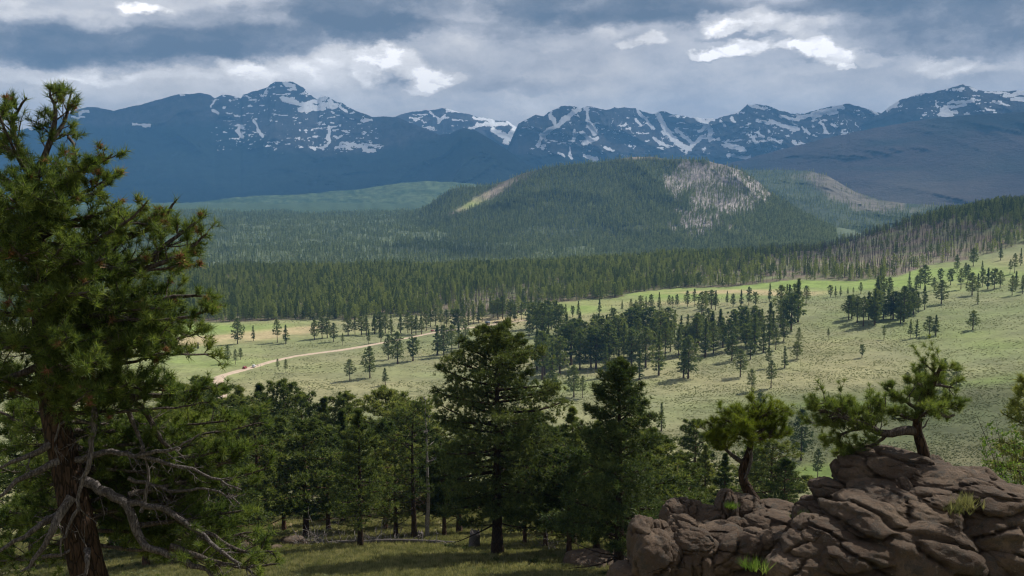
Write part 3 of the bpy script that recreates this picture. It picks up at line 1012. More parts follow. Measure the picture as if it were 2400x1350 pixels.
# ------------------------------------------------------------------ clouds that shade the far ranges, and the air between
def build_clouds():
    """overhead clouds; (ground x, ground y, ground z, half width across, half depth) of the shade each one throws"""
    H = 5200.0
    k = 1 / math.tan(SUN_EL)
    spec = [(-6500, 10500, 300, 3400, 3600), (-2600, 10300, 300, 3000, 3300), (1200, 10800, 300, 3000, 3000), (4700, 9300, 300, 2600, 2600), (-3500, 7600, 0, 1500, 700), (-900, 7500, 0, 1500, 600),
            (3900, 6600, 150, 1300, 700), (830, 1640, -30, 430, 190),
            (262, 500, -125, 165, 105), (-190, 2650, -140, 150, 230), (-60, 2450, -150, 110, 80)]
    b = Buf()
    import bmesh
    bm = bmesh.new()
    bmesh.ops.create_icosphere(bm, subdivisions=4, radius=1.0)
    bv = np.array([v.co[:] for v in bm.verts])
    bf = np.array([[v.index for v in f.verts] for f in bm.faces])
    bm.free()
    for i, (x, y, z, rx, ry) in enumerate(spec):
        off = (H - z) * k
        c = np.array([x + off * math.sin(SUN_AZ), y + off * math.cos(SUN_AZ), H])
        n = 1 + .34 * fbm(bv[:, 0] * 2.2 + i * 7, bv[:, 1] * 2.2, bv[:, 2] * 2.2, 4, 200 + i)
        v = bv * n[:, None]
        hz = min(rx, ry) * .22
        v = v * np.array([rx, ry, hz])
        v[:, 2] = np.where(v[:, 2] < 0, v[:, 2] * .35, v[:, 2])
        b.add(v + c, tris=bf)
    m, t, out = new_mat('cloud_vapour')
    d = t.new('ShaderNodeBsdfDiffuse')
    tc = t.new('ShaderNodeTexCoord')
    cc = t.ramp(t.noise(tc.outputs['Object'], .001, 4), [(.3, (.74, .75, .78)), (.7, (.86, .87, .88))])
    t.link(cc, d.inputs[0])
    tr = t.new('ShaderNodeBsdfTranslucent')
    t.link(cc, tr.inputs[0])
    mx = t.new('ShaderNodeMixShader')
    mx.inputs[0].default_value = .45
    t.link(d.outputs[0], mx.inputs[1]); t.link(tr.outputs[0], mx.inputs[2])
    tp = t.new('ShaderNodeBsdfTransparent')
    m2 = t.new('ShaderNodeMixShader')
    m2.inputs[0].default_value = .66
    t.link(mx.outputs[0], m2.inputs[1]); t.link(tp.outputs[0], m2.inputs[2])
    t.link(m2.outputs[0], out.inputs[0])
    o = link_mesh('clouds', b.mesh('clouds', m, True))
    tag(o, 'broken flat clouds drifting high above the mountain range', kind='stuff')


build_clouds()


def build_haze():
    b = Buf()
    b.box((0, 0, 650), (33800, 33800, 1700))
    m, t, out = new_mat('haze_air')
    v = t.new('ShaderNodeVolumePrincipled')
    v.inputs['Color'].default_value = (*HAZE_COLOR, 1)
    v.inputs['Density'].default_value = HAZE_DENSITY
    v.inputs['Anisotropy'].default_value = 0.0
    t.link(v.outputs[0], out.inputs['Volume'])
    o = link_mesh('haze', b.mesh('haze', m, False))
    tag(o, 'thin blue haze filling the air over the valley', kind='stuff')


build_haze()

# ------------------------------------------------------------------ conifer geometry
def norm(a):
    return a / (np.linalg.norm(a, axis=-1, keepdims=True) + 1e-9)


def tufts(org, axis, K, length, width, spread=(25, 75), rng=RNG, lift=0.0, along=0.25, jl=.3):
    """K narrow triangular blades around every axis; returns verts, tris"""
    N = len(org)
    length = np.broadcast_to(np.asarray(length, float), (N,))
    axis = norm(axis)
    rv = norm(rng.normal(size=(N, K, 3)))
    perp = norm(rv - (rv * axis[:, None]).sum(-1, keepdims=True) * axis[:, None])
    th = np.radians(rng.uniform(spread[0], spread[1], (N, K, 1)))
    d = axis[:, None] * np.cos(th) + perp * np.sin(th)
    d[..., 2] += lift
    d = norm(d)
    L = length[:, None, None] * rng.uniform(1 - jl, 1 + jl * .5, (N, K, 1))
    base = org[:, None] - axis[:, None] * length[:, None, None] * along * rng.uniform(0, 1.6, (N, K, 1))
    side = norm(np.cross(d, norm(rng.normal(size=(N, K, 3))))) * width / 2
    v = np.stack([base - side, base + side, base + d * L], 2).reshape(-1, 3)
    f = np.arange(N * K * 3).reshape(-1, 3)
    return v, f


def conifer(seed, H, R, base=.25, nb=70, tpb=22, K=10, bl=.45, bw=.06, tr=.2, style='round', limbs=True, trunk_k=8, droop=0.0, bare=0, lean=.02, spread=(20, 85), dead_tips=0):
    """returns (wood Buf, foliage Buf) of one pine with a tapered trunk, limbs and clumped needles"""
    rng = np.random.default_rng(seed)
    wood, fol = Buf(), Buf()
    nz = 9
    tz = np.linspace(0, 1, nz)
    wob = np.cumsum(rng.normal(0, lean * H / nz, (nz, 2)), 0)
    wob -= wob[0]
    wob *= (tz[:, None] ** .7)
    tp = np.stack([wob[:, 0], wob[:, 1], tz * H * .985], -1)
    trr = tr * (1 - tz) ** .85 + .012 * H / 10
    trr[0] *= 1.35
    tp[0, 2] -= .4 * tr * 2 + .2
    wood.tube(tp, trr, trunk_k)
    ga = rng.uniform(0, 6)
    orgs, axs, lens = [], [], []
    asym = rng.uniform(.72, 1.2, 12)
    for i in range(nb + bare):
        isbare = i >= nb
        u = (i + rng.uniform(0, 1)) / nb if not isbare else rng.uniform(-.35, .35)
        h = base + (1 - base) * (u if not isbare else max(-.6 * base, u) * .5)
        h = min(max(h, .06), .985)
        ga += 2.39996 + rng.normal(0, .5)
        uu = (h - base) / (1 - base)
        if style == 'round':
            prof = (max(0.0, 1 - max(0, uu) ** 2.1) ** .62) * (.6 + .4 * min(1, max(0, uu) / .25 + .3))
        elif style == 'broad':
            prof = (max(0.0, 1 - max(0, uu) ** 3.2) ** .55) * (.72 + .28 * min(1, max(0, uu) / .2))
        elif style == 'dome':
            prof = (max(0.0, 1 - max(0, uu)) ** .58) * (.8 + .2 * min(1, max(0, uu) / .15))
        elif style == 'cone':
            prof = max(0.02, 1 - uu) ** .9 * (.75 + .25 * min(1, uu / .12 + .2))
        elif style == 'flat':
            prof = (1 - max(0, uu - .55) / .45 * .6) * (.5 + .6 * max(0, uu))
        else:
            prof = (max(0.0, 1 - uu) ** .75)
        prof = max(prof, .07)
        a_i = ga % (2 * PI)
        seg = a_i / (2 * PI) * 12
        k0 = int(seg) % 12
        am = asym[k0] * (1 - seg % 1) + asym[(k0 + 1) % 12] * (seg % 1)
        L = R * prof * am * rng.uniform(.68, 1.12)
        if isbare:
            L = R * rng.uniform(.3, .8)
        up = math.radians(rng.uniform(-14, 10) + 38 * max(0, uu) ** 1.5) - droop
        c = np.array([np.interp(h, tz, tp[:, 0]), np.interp(h, tz, tp[:, 1]), h * H])
        d0 = np.array([math.cos(ga) * math.cos(up), math.sin(ga) * math.cos(up), math.sin(up)])
        s = np.linspace(0, 1, 5)
        side = np.array([-math.sin(ga), math.cos(ga), 0])
        bend = rng.normal(0, .12) * L
        curve = c + d0 * (s[:, None] * L) + side * (np.sin(s * PI)[:, None] * bend) + np.array([0, 0, 1]) * ((s[:, None] ** 2) * L * rng.uniform(.02, .2) - (s[:, None]) * L * droop * .3)
        if limbs:
            r0 = max(.015, .022 * L + .01) * (1 if not isbare else .8)
            wood.tube(curve, np.linspace(r0, .25 * r0, 5), 3 if bw > .05 else 4)
        if isbare:
            for _ in range(3):
                q = rng.uniform(.4, .9)
                p = np.array([np.interp(q, s, curve[:, k]) for k in range(3)])
                e = norm(d0 + rng.normal(0, .8, 3)) * L * .35
                wood.tube(np.array([p, p + e * .6 + rng.normal(0, .04, 3) * L, p + e]), [.014, .01, .004], 3)
            continue
        n = max(3, int(tpb * (.35 + .65 * L / R)))
        q = rng.uniform(.10, 1.0, n) ** .72
        p = np.stack([np.interp(q, s, curve[:, k]) for k in range(3)], -1)
        wv = L * .36 * np.sin(np.clip(q, 0, .93) * PI) ** .7
        off = rng.normal(0, 1, (n, 3)) * np.array([1, 1, .34])
        off -= (off @ d0)[:, None] * d0 * .5
        p2 = p + off * wv[:, None] * (.8 if bw > .2 else .55)
        if limbs and bw <= .05:
            for m in range(0, n, 3):
                wood.tube(np.array([p[m], (p[m] + p2[m]) / 2 + [0, 0, -.02], p2[m]]), [.012, .009, .005], 3)
        orgs.append(p2)
        axs.append(norm(d0 * .8 + norm(p2 - c) * .6 + np.array([0, 0, .55]) + rng.normal(0, .3, (n, 3))))
        lens.append(np.full(n, bl) * rng.uniform(.75, 1.2, n))
    # leader
    orgs.append(tp[-1] + rng.normal(0, .06, (4, 3)) * [1, 1, 2])
    axs.append(np.array([[0, 0, 1.0]] * 4) + rng.normal(0, .3, (4, 3)))
    lens.append(np.full(4, bl))
    o, a, l = np.concatenate(orgs), np.concatenate(axs), np.concatenate(lens)
    v, f = tufts(o, a, K, l, bw, spread, rng)
    fol.add(v, tris=f)
    return wood, fol


def kind_of_pine(name, mat_wood, mat_fol, **kw):
    w, f = conifer(**kw)
    return w.mesh('trunk', mat_wood, True), f.mesh('crown', mat_fol, False), kw['H']


# ------------------------------------------------------------------ meadow pines, one by one
KINDS_FAR = []
_spec_far = [
    dict(H=18, R=4.0, base=.20, nb=46, style='round'), dict(H=20, R=3.6, base=.25, nb=46, style='cone'), dict(H=15, R=4.4, base=.22, nb=40, style='round'),
    dict(H=22, R=4.2, base=.32, nb=46, style='round'), dict(H=17, R=3.2, base=.15, nb=42, style='cone'), dict(H=12, R=4.3, base=.24, nb=34, style='flat'),
    dict(H=19, R=3.0, base=.12, nb=36, style='cone'), dict(H=20, R=4.6, base=.28, nb=44, style='round')]
for i, kw in enumerate(_spec_far):
    KINDS_FAR.append(kind_of_pine('pine', M_BARK_MID, M_NEEDLE_FAR, seed=300 + i, tpb=13, K=7, bl=.85, bw=.30, tr=.30, trunk_k=6, **kw))


def place_pine(x, y, z, h, kinds, k, rz, label, group=None, wide=1.0, cat='pine tree', name='pine_tree', extra=None):
    tm, cm, H = kinds[k]
    s = h / H
    root = empty(name, (x, y, z - .05), rz)
    root.scale = (s * wide, s * wide, s)
    link_mesh('trunk', tm, root)
    link_mesh('crown', cm, root)
    tag(root, label, cat, group)
    return root


ORD = ['first', 'second', 'third', 'fourth', 'fifth', 'sixth', 'seventh', 'eighth', 'ninth', 'tenth', 'eleventh', 'twelfth', 'thirteenth', 'fourteenth',
       'fifteenth', 'sixteenth', 'seventeenth', 'eighteenth', 'nineteenth', 'twentieth', 'twenty-first', 'twenty-second', 'twenty-third', 'twenty-fourth',
       'twenty-fifth', 'twenty-sixth', 'twenty-seventh', 'twenty-eighth', 'twenty-ninth', 'thirtieth', 'thirty-first', 'thirty-second', 'thirty-third', 'thirty-fourth',
       'thirty-fifth', 'thirty-sixth', 'thirty-seventh', 'thirty-eighth', 'thirty-ninth', 'fortieth', 'forty-first', 'forty-second', 'forty-third', 'forty-fourth', 'forty-fifth', 'forty-sixth', 'forty-seventh', 'forty-eighth', 'forty-ninth', 'fiftieth', 'fifty-first', 'fifty-second', 'fifty-third', 'fifty-fourth', 'fifty-fifth']
SHAPES = ['full rounded', 'narrow pointed', 'broad rounded', 'tall open', 'slim tapering', 'low spreading', 'thin spiky', 'wide heavy']
# (trunk foot x, y, height) in photograph pixels, grove by grove
GROVES = {
    'the line of pines behind the pale dirt road': [(737, 797, 39), (755, 794, 40), (767, 792, 38), (782, 801, 36), (803, 809, 20), (816, 786, 39), (832, 784, 36), (847, 785, 34), (859, 787, 39), (864, 807, 26), (878, 783, 40), (889, 779, 40), (893, 803, 39), (903, 781, 36), (917, 785, 40), (939, 781, 39), (956, 781, 41), (965, 783, 36), (975, 784, 39), (988, 784, 39), (999, 775, 38), (1009, 766, 38), (1021, 765, 36), (1034, 768, 34), (1047, 766, 33), (1064, 772, 38), (1074, 772, 40), (1086, 766, 34), (1098, 762, 33), (1110, 760, 36), (1122, 757, 33), (1130, 754, 34), (1156, 745, 34), (1167, 746, 38), (1178, 747, 44), (1196, 751, 30), (1207, 753, 33), (1222, 751, 33)],
    'the grove at the far end of the dirt road': [(1258, 784, 60), (1270, 790, 66), (1285, 778, 62), (1292, 772, 50), (1248, 770, 48), (1278, 765, 52), (1264, 755, 42), (1300, 760, 36), (1240, 790, 45), (1316, 753, 34), (1326, 748, 26)],
    'the group of three beside the bend of the road': [(534, 853, 31), (552, 854, 25), (564, 843, 19)],
    'the sagebrush slope below the dirt road': [(651, 866, 18), (670, 874, 23), (820, 892, 41), (867, 886, 61), (903, 903, 34), (910, 843, 48), (932, 853, 62), (968, 846, 44)],
    'the pines between the road and the tallest near pine': [(1025, 833, 59), (1040, 837, 62), (1059, 828, 56), (1075, 815, 48), (1092, 820, 52)],
    'the row along the edge of the bright green strip': [(1342, 743, 18), (1356, 748, 31), (1405, 736, 27), (1434, 732, 13), (1458, 731, 20), (1479, 730, 21), (1490, 728, 18), (1501, 726, 24), (1514, 726, 23), (1526, 725, 25), (1545, 726, 34), (1568, 722, 22), (1576, 722, 20), (1587, 719, 21), (1611, 719, 27), (1627, 719, 30), (1667, 724, 36), (1677, 727, 38), (1653, 722, 33), (1704, 717, 25), (1718, 720, 22), (1737, 718, 28), (1755, 715, 30), (1770, 720, 24), (1804, 707, 30)],
    'the middle of the big meadow grove': [(1323, 852, 80), (1338, 855, 80), (1359, 867, 74), (1385, 861, 80), (1397, 864, 77), (1427, 861, 86), (1439, 858, 70), (1462, 852, 80), (1480, 858, 70), (1513, 861, 77), (1498, 890, 58), (1544, 880, 88), (1571, 824, 60), (1602, 886, 75), (1613, 887, 82), (1631, 827, 70), (1653, 837, 75), (1410, 840, 78), (1450, 838, 76), (1495, 835, 74), (1530, 838, 76), (1372, 838, 70), (1345, 826, 66), (1590, 838, 60), (1420, 885, 66)],
    'the near edge of the big meadow grove': [(1271, 890, 95), (1295, 911, 90), (1345, 931, 62), (1365, 933, 44), (1258, 868, 80), (1312, 878, 74), (1284, 862, 76), (1306, 850, 70)],
    'the back rows of the big meadow grove': [(1391, 807, 55), (1421, 807, 58), (1456, 807, 60), (1480, 801, 62), (1504, 804, 60), (1522, 801, 64), (1548, 807, 64), (1581, 790, 52), (1329, 801, 55), (1405, 800, 48), (1438, 800, 56), (1468, 795, 50), (1492, 790, 52), (1535, 795, 56), (1562, 800, 56), (1596, 800, 50), (1612, 805, 56), (1344, 806, 50)],
    'the tall cluster on the crest of the meadow': [(1645, 738, 44), (1707, 822, 60), (1722, 807, 60), (1740, 793, 58), (1767, 785, 56), (1785, 785, 50), (1715, 846, 48), (1748, 818, 46), (1768, 826, 75), (1789, 826, 50), (1759, 842, 32), (1670, 800, 58), (1688, 792, 56), (1672, 828, 60), (1694, 815, 58), (1648, 795, 52), (1660, 778, 46), (1818, 820, 42), (1837, 800, 42), (1805, 783, 62), (1854, 778, 68), (1870, 755, 82), (1889, 713, 35), (1844, 711, 36), (1830, 755, 70), (1850, 742, 60), (1862, 720, 44)],
    'the scattered pines down the open slope': [(1735, 883, 52), (1872, 811, 30), (1868, 842, 33), (1839, 863, 42), (1802, 863, 40), (1807, 909, 52), (1762, 917, 42), (1941, 794, 17), (2020, 838, 20), (2072, 796, 22), (2133, 794, 31), (2148, 791, 33), (2178, 787, 35), (2193, 786, 37), (2280, 773, 34), (2291, 713, 23)],
    'the compact grove on the upper meadow': [(1989, 750, 46), (2009, 756, 48), (2023, 765, 55), (2050, 759, 65), (2070, 748, 56), (2093, 748, 50), (2106, 748, 48), (2118, 755, 65), (2141, 737, 40), (2152, 733, 36), (2167, 726, 44), (2206, 713, 43), (2036, 750, 52), (2081, 740, 50), (2060, 735, 52), (1998, 742, 40), (2130, 740, 44), (2057, 711, 50), (2085, 693, 33), (2065, 700, 40)],
    'the row on the brow under the burnt hillside': [(1946, 697, 19), (1958, 696, 18), (1970, 694, 17), (1987, 693, 14), (2000, 691, 12), (2017, 689, 19), (2131, 682, 31), (2148, 687, 28), (2167, 683, 48), (2157, 676, 36), (2189, 680, 20), (2204, 661, 20), (2228, 668, 24), (2252, 678, 37), (2268, 663, 28), (2278, 692, 40), (2292, 680, 26), (2315, 678, 38), (2330, 678, 30), (2344, 674, 26), (2372, 692, 30), (2381, 678, 32), (2396, 689, 33), (2243, 637, 26), (2281, 624, 28), (2302, 635, 16), (2367, 642, 22), (2378, 640, 30), (2262, 652, 24), (2302, 672, 28), (2410, 680, 34), (2392, 622, 26), (2345, 610, 26)],
    'the dark trees behind the twisted pine on the knoll': [(2240, 931, 62), (2126, 915, 34), (2160, 905, 50), (2212, 915, 58)],
    'the grassy strip along the sunlit bare patch': [(557, 806, 48), (594, 799, 26), (650, 803, 45), (670, 805, 36)],
    'the hollow below the open slope': [(1877, 1079, 95), (1916, 1128, 60), (1550, 1010, 55), (1782, 985, 52)],
}


def build_meadow_pines():
    rng = np.random.default_rng(5)
    def infill(g, n, x0, x1, y0, y1, h0, h1, poly):
        k = 0
        while k < n:
            a_, b_ = rng.uniform(x0, x1), rng.uniform(y0, y1)
            if inpoly(a_, b_, poly):
                GROVES[g].append((float(a_), float(b_), float(np.interp(b_, [y0, y1], [h0, h1]) * rng.uniform(.75, 1.12))))
                k += 1
    mainp = [(1255, 830), (1330, 800), (1420, 775), (1560, 770), (1660, 790), (1690, 830), (1620, 860), (1540, 878), (1440, 880), (1330, 890), (1265, 880)]
    infill('the middle of the big meadow grove', 15, 1255, 1690, 805, 880, 58, 80, mainp)
    infill('the back rows of the big meadow grove', 12, 1255, 1690, 765, 815, 50, 60, mainp)
    infill('the tall cluster on the crest of the meadow', 14, 1680, 1860, 745, 835, 45, 62, [(1690, 835), (1680, 790), (1800, 745), (1860, 760), (1800, 830)])
    infill('the grove at the far end of the dirt road', 10, 1235, 1310, 745, 800, 38, 58, [(1235, 745), (1310, 745), (1310, 800), (1235, 800)])
    infill('the compact grove on the upper meadow', 10, 1985, 2150, 728, 765, 38, 56, [(1985, 750), (2060, 728), (2150, 730), (2120, 760), (2030, 768)])
    allh = sorted([p[2] for l_ in GROVES.values() for p in l_], reverse=True)
    cut = allh[min(len(allh) - 1, 246)]
    small = []
    for gname, lst in GROVES.items():
        small += [p for p in lst if p[2] < cut]
        lst = sorted([p for p in lst if p[2] >= cut])
        if not lst:
            continue
        xs, ys, zs, rs = hit([p[0] for p in lst], [p[1] for p in lst], 300)
        kinds = []
        for i, (px, py, hp) in enumerate(lst):
            k = int(rng.integers(0, 8))
            if hp < 24 and rng.random() < .6:
                k = 5 if rng.random() < .4 else 4
            h = hp / F * math.hypot(rs[i], zs[i]) * 1.2
            if gname.startswith('the group of three'):
                k = [5, 2, 5][i]
            wide = rng.uniform(1.1, 1.5) * (1.12 if h < 12 else 1.0)
            if len(lst) > 1:
                lab = '%s pine, %s from left in %s' % (SHAPES[k], ORD[i], gname)
            else:
                lab = SHAPES[k] + ' pine in ' + gname
            if len(lab.split()) > 16:
                lab = '%s pine, %s in %s' % (SHAPES[k], ORD[i], gname)
            place_pine(xs[i], ys[i], zs[i], h, KINDS_FAR, k, rng.uniform(0, 6.28), lab, 'pines standing on the valley meadow', wide)
    xs, ys, zs, rs = hit([p[0] for p in small], [p[1] for p in small], 300)
    h = np.array([p[2] for p in small]) / F * np.hypot(rs, zs) * 1.2
    pid = rng.integers(0, 8, len(small))
    hk = np.array([k[2] for k in KINDS_FAR])[pid]
    kinds = [merged_meshes(k[0], k[1], 'small_pine_kind') for k in KINDS_FAR]
    gn_scatter('small_pines', kinds, np.stack([xs, ys, zs - .05], -1), rng.uniform(0, 6, len(small)), h / hk * 1.15, pid, 'smallest distant pines dotted over the meadow beyond the groves')


# ------------------------------------------------------------------ forests (past the counted individuals): instances on points
KIT = bpy.data.collections.new('tree_kit')      # never linked: only sources for instances
GNODE = {}


def gn_scatter(name, mat_src_objs, pts, rotz, scl, pid, label, tilt=None, kind='stuff'):
    key = 'kit_' + name
    kit = bpy.data.collections.new(key)
    for i, me in enumerate(mat_src_objs):
        o = bpy.data.objects.new('%s_kind_%02d' % (name, i), me)
        kit.objects.link(o)
    rot = np.zeros((len(pts), 3))
    rot[:, 2] = rotz
    if tilt is not None:
        rot[:, 0] = tilt
    me = mesh_from(name, pts, None, False, {'scl': scl, 'pid': pid.astype(float), 'v_rot': rot})
    for mm in mat_src_objs:
        for mt in mm.materials:
            if mt.name not in [q.name for q in me.materials]:
                me.materials.append(mt)
    o = link_mesh(name, me)
    ng = bpy.data.node_groups.new('scatter_' + name, 'GeometryNodeTree')
    ng.interface.new_socket('Geometry', in_out='INPUT', socket_type='NodeSocketGeometry')
    ng.interface.new_socket('Geometry', in_out='OUTPUT', socket_type='NodeSocketGeometry')
    n = ng.nodes
    gi, go = n.new('NodeGroupInput'), n.new('NodeGroupOutput')
    ci = n.new('GeometryNodeCollectionInfo')
    ci.inputs['Collection'].default_value = kit
    ci.inputs['Separate Children'].default_value = True
    ci.inputs['Reset Children'].default_value = True
    ip = n.new('GeometryNodeInstanceOnPoints')
    ip.inputs['Pick Instance'].default_value = True
    def attr(nm, ty):
        a = n.new('GeometryNodeInputNamedAttribute')
        a.data_type = ty
        a.inputs[0].default_value = nm
        return a.outputs[0]
    L = ng.links.new
    L(gi.outputs[0], ip.inputs['Points'])
    L(ci.outputs[0], ip.inputs['Instance'])
    f2i = n.new('FunctionNodeFloatToInt')
    L(attr('pid', 'FLOAT'), f2i.inputs[0])
    L(f2i.outputs[0], ip.inputs['Instance Index'])
    L(attr('rot', 'FLOAT_VECTOR'), ip.inputs['Rotation'])
    L(attr('scl', 'FLOAT'), ip.inputs['Scale'])
    L(ip.outputs[0], go.inputs[0])
    md = o.modifiers.new('scatter', 'NODES')
    md.node_group = ng
    tag(o, label, kind=kind)
    return o


def merged_meshes(a, b, name):
    import bmesh
    bm = bmesh.new()
    bm.from_mesh(a)
    na = len(bm.faces)
    bm.from_mesh(b)
    bm.faces.ensure_lookup_table()
    for i, fc in enumerate(bm.faces):
        fc.material_index = 0 if i < na else 1
    me = bpy.data.meshes.new(name)
    bm.to_mesh(me)
    bm.free()
    me.materials.append(a.materials[0])
    me.materials.append(b.materials[0])
    return me


build_meadow_pines()


def merged(w, f, mw, mf, name):
    """one mesh with wood and foliage slots"""
    b = Buf()
    wv, wt, wq = w.arrays()
    fv, ft, fq = f.arrays()
    v = np.concatenate([wv, fv])
    faces = [x for x in (wt, wq) if len(x)]
    nw = sum(len(x) for x in faces)
    faces.append(ft + len(wv))
    me = mesh_from(name, v, faces, False)
    me.materials.append(mw)
    me.materials.append(mf)
    mi = np.zeros(len(me.polygons), np.int32)
    mi[nw:] = 1
    me.polygons.foreach_set('material_index', mi)
    return me


FOREST_KINDS = []
for i, kw in enumerate([dict(H=20, R=4.4, base=.16, nb=30, style='cone'), dict(H=21, R=3.6, base=.10, nb=32, style='cone'), dict(H=18, R=4.9, base=.20, nb=28, style='round'),
                        dict(H=19, R=3.2, base=.08, nb=32, style='cone'), dict(H=17, R=4.6, base=.22, nb=26, style='round')]):
    w, f = conifer(seed=400 + i, tpb=7, K=5, bl=1.15, bw=.55, tr=.22, trunk_k=4, limbs=False, **kw)
    FOREST_KINDS.append(merged(w, f, M_BARK_MID, M_FOREST, 'forest_pine_kind'))
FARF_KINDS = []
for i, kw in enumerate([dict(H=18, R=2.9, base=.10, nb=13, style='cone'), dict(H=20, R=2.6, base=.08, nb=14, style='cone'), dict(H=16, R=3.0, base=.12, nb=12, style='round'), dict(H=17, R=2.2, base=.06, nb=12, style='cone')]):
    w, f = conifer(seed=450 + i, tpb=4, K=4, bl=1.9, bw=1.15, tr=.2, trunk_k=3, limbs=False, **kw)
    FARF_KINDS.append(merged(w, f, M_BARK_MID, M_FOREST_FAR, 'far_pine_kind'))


def snag_mesh(seed, H=16):
    rng = np.random.default_rng(seed)
    b = Buf()
    tz = np.linspace(0, 1, 5)
    tp = np.stack([rng.normal(0, .12, 5), rng.normal(0, .12, 5), tz * H], -1)
    b.tube(tp, .20 * (1 - tz) + .05, 5)
    for k in range(14):
        h = rng.uniform(.3, .97) * H
        a = rng.uniform(0, 6.28)
        L = rng.uniform(.5, 1.7) * (1.15 - h / H)
        p = np.array([0, 0, h])
        b.tube(np.array([p, p + [math.cos(a) * L, math.sin(a) * L, L * rng.uniform(-.2, .5)]]), [.06, .02], 3)
    return b.mesh('burnt_trunk', M_SNAG, False)


SNAG_KINDS = [snag_mesh(500 + i, [15, 17, 12][i]) for i in range(3)]


def polar_scatter(n, r0, r1, a0=-32, a1=32, seed=1, power=2):
    rng = np.random.default_rng(seed)
    r = (rng.uniform(0, 1, n) * (r1 ** 2 - r0 ** 2) + r0 ** 2) ** .5
    a = rng.uniform(rad(a0), rad(a1), n)
    return np.sin(a) * r, np.cos(a) * r, r, a, rng


def burn_mask(px, py):
    return np.clip(ell(px, py, 2100, 588, 200, 60) * 1.5 + ell(px, py, 1880, 610, 200, 34) * .5 + ell(px, py, 1480, 592, 100, 18) + ell(px, py, 1150, 712, 130, 24) * 1.0
                   + ell(px, py, 1650, 640, 250, 25) * .35 + ell(px, py, 2250, 560, 220, 60) * .55 + ell(px, py, 460, 625, 60, 18) * .8, 0, 1)


def build_forest():
    x, y, r, a, rng = polar_scatter(62000, 900, 2020, seed=21)
    z = ground_z(x, y)
    px, py = proj(x, y, z)
    fm = forest_mask(px, py, r)
    clear = np.clip(ell(px, py, 1480, 592, 80, 14) * 1.0 + ell(px, py, 1800, 655, 150, 10) * .7 + ell(px, py, 1780, 600, 130, 18) * .5, 0, 1)
    bm = burn_mask(px, py)
    thin = fbm(x / 60, y / 60, 0, 3, 61)
    dens = .74 + .6 * thin
    live = fm & (rng.uniform(0, 1, len(x)) < dens * (1 - bm * .93) * (1 - clear * .85))
    # a few stragglers outside the edge
    idx = np.where(live)[0]
    edge = np.interp(px, _ex, _ey)
    # the front row trees, counted one by one
    near = idx[(py[idx] > edge[idx] - 13) & (px[idx] > 380) & (px[idx] < 2400)]
    near = near[np.argsort(px[near])]
    nmax = 0
    sel = near[:0]
    for n_, i in enumerate(sel):
        k = int(rng.integers(0, 8))
        place_pine(x[i], y[i], z[i], rng.uniform(16, 23), KINDS_FAR, k, rng.uniform(0, 6), '%s pine, %s from left of the row fronting the forest edge' % (SHAPES[k].split()[0], ORD[n_]), 'pines at the front edge of the forest')
    rest = np.setdiff1d(idx, sel)
    pts = np.stack([x, y, z - .2], -1)[rest]
    gn_scatter('pine_forest', FOREST_KINDS, pts, rng.uniform(0, 6.28, len(rest)), rng.uniform(.38, .90, len(rest)) * (1 + .15 * thin[rest]), rng.integers(0, 5, len(rest)), 'dense green pine forest filling the bench beyond the meadow')
    # burnt trunks
    x, y, r, a, rng = polar_scatter(42000, 900, 2050, seed=22)
    z = ground_z(x, y)
    px, py = proj(x, y, z)
    fm = forest_mask(px, py, r)
    bm = burn_mask(px, py)
    m = np.where(fm & (rng.uniform(0, 1, len(x)) < bm * .70 + .045))[0]
    h = rng.uniform(.6, 1.15, len(m))
    vis = (px[m] > 430) & (px[m] < 2390) & (py[m] < 740)
    order = np.argsort(np.where(vis, r[m], 1e9))[:180]
    for j in order:
        i = m[j]
        o = link_mesh('dead_tree', SNAG_KINDS[int(rng.integers(0, 3))], None, (x[i], y[i], z[i] - .2), (0, 0, rng.uniform(0, 6)), float(h[j]))
        tag(o, 'bare grey fire-killed trunk standing among others near the forest front', 'dead tree', 'fire-killed trunks at the front of the forest')
    keep = np.setdiff1d(np.arange(len(m)), order)
    i = m[keep]
    gn_scatter('burnt_forest', SNAG_KINDS, np.stack([x, y, z - .2], -1)[i], rng.uniform(0, 6, len(i)), h[keep], rng.integers(0, 3, len(i)), 'purple grey stand of burnt bare trunks on the hillside')


build_forest()


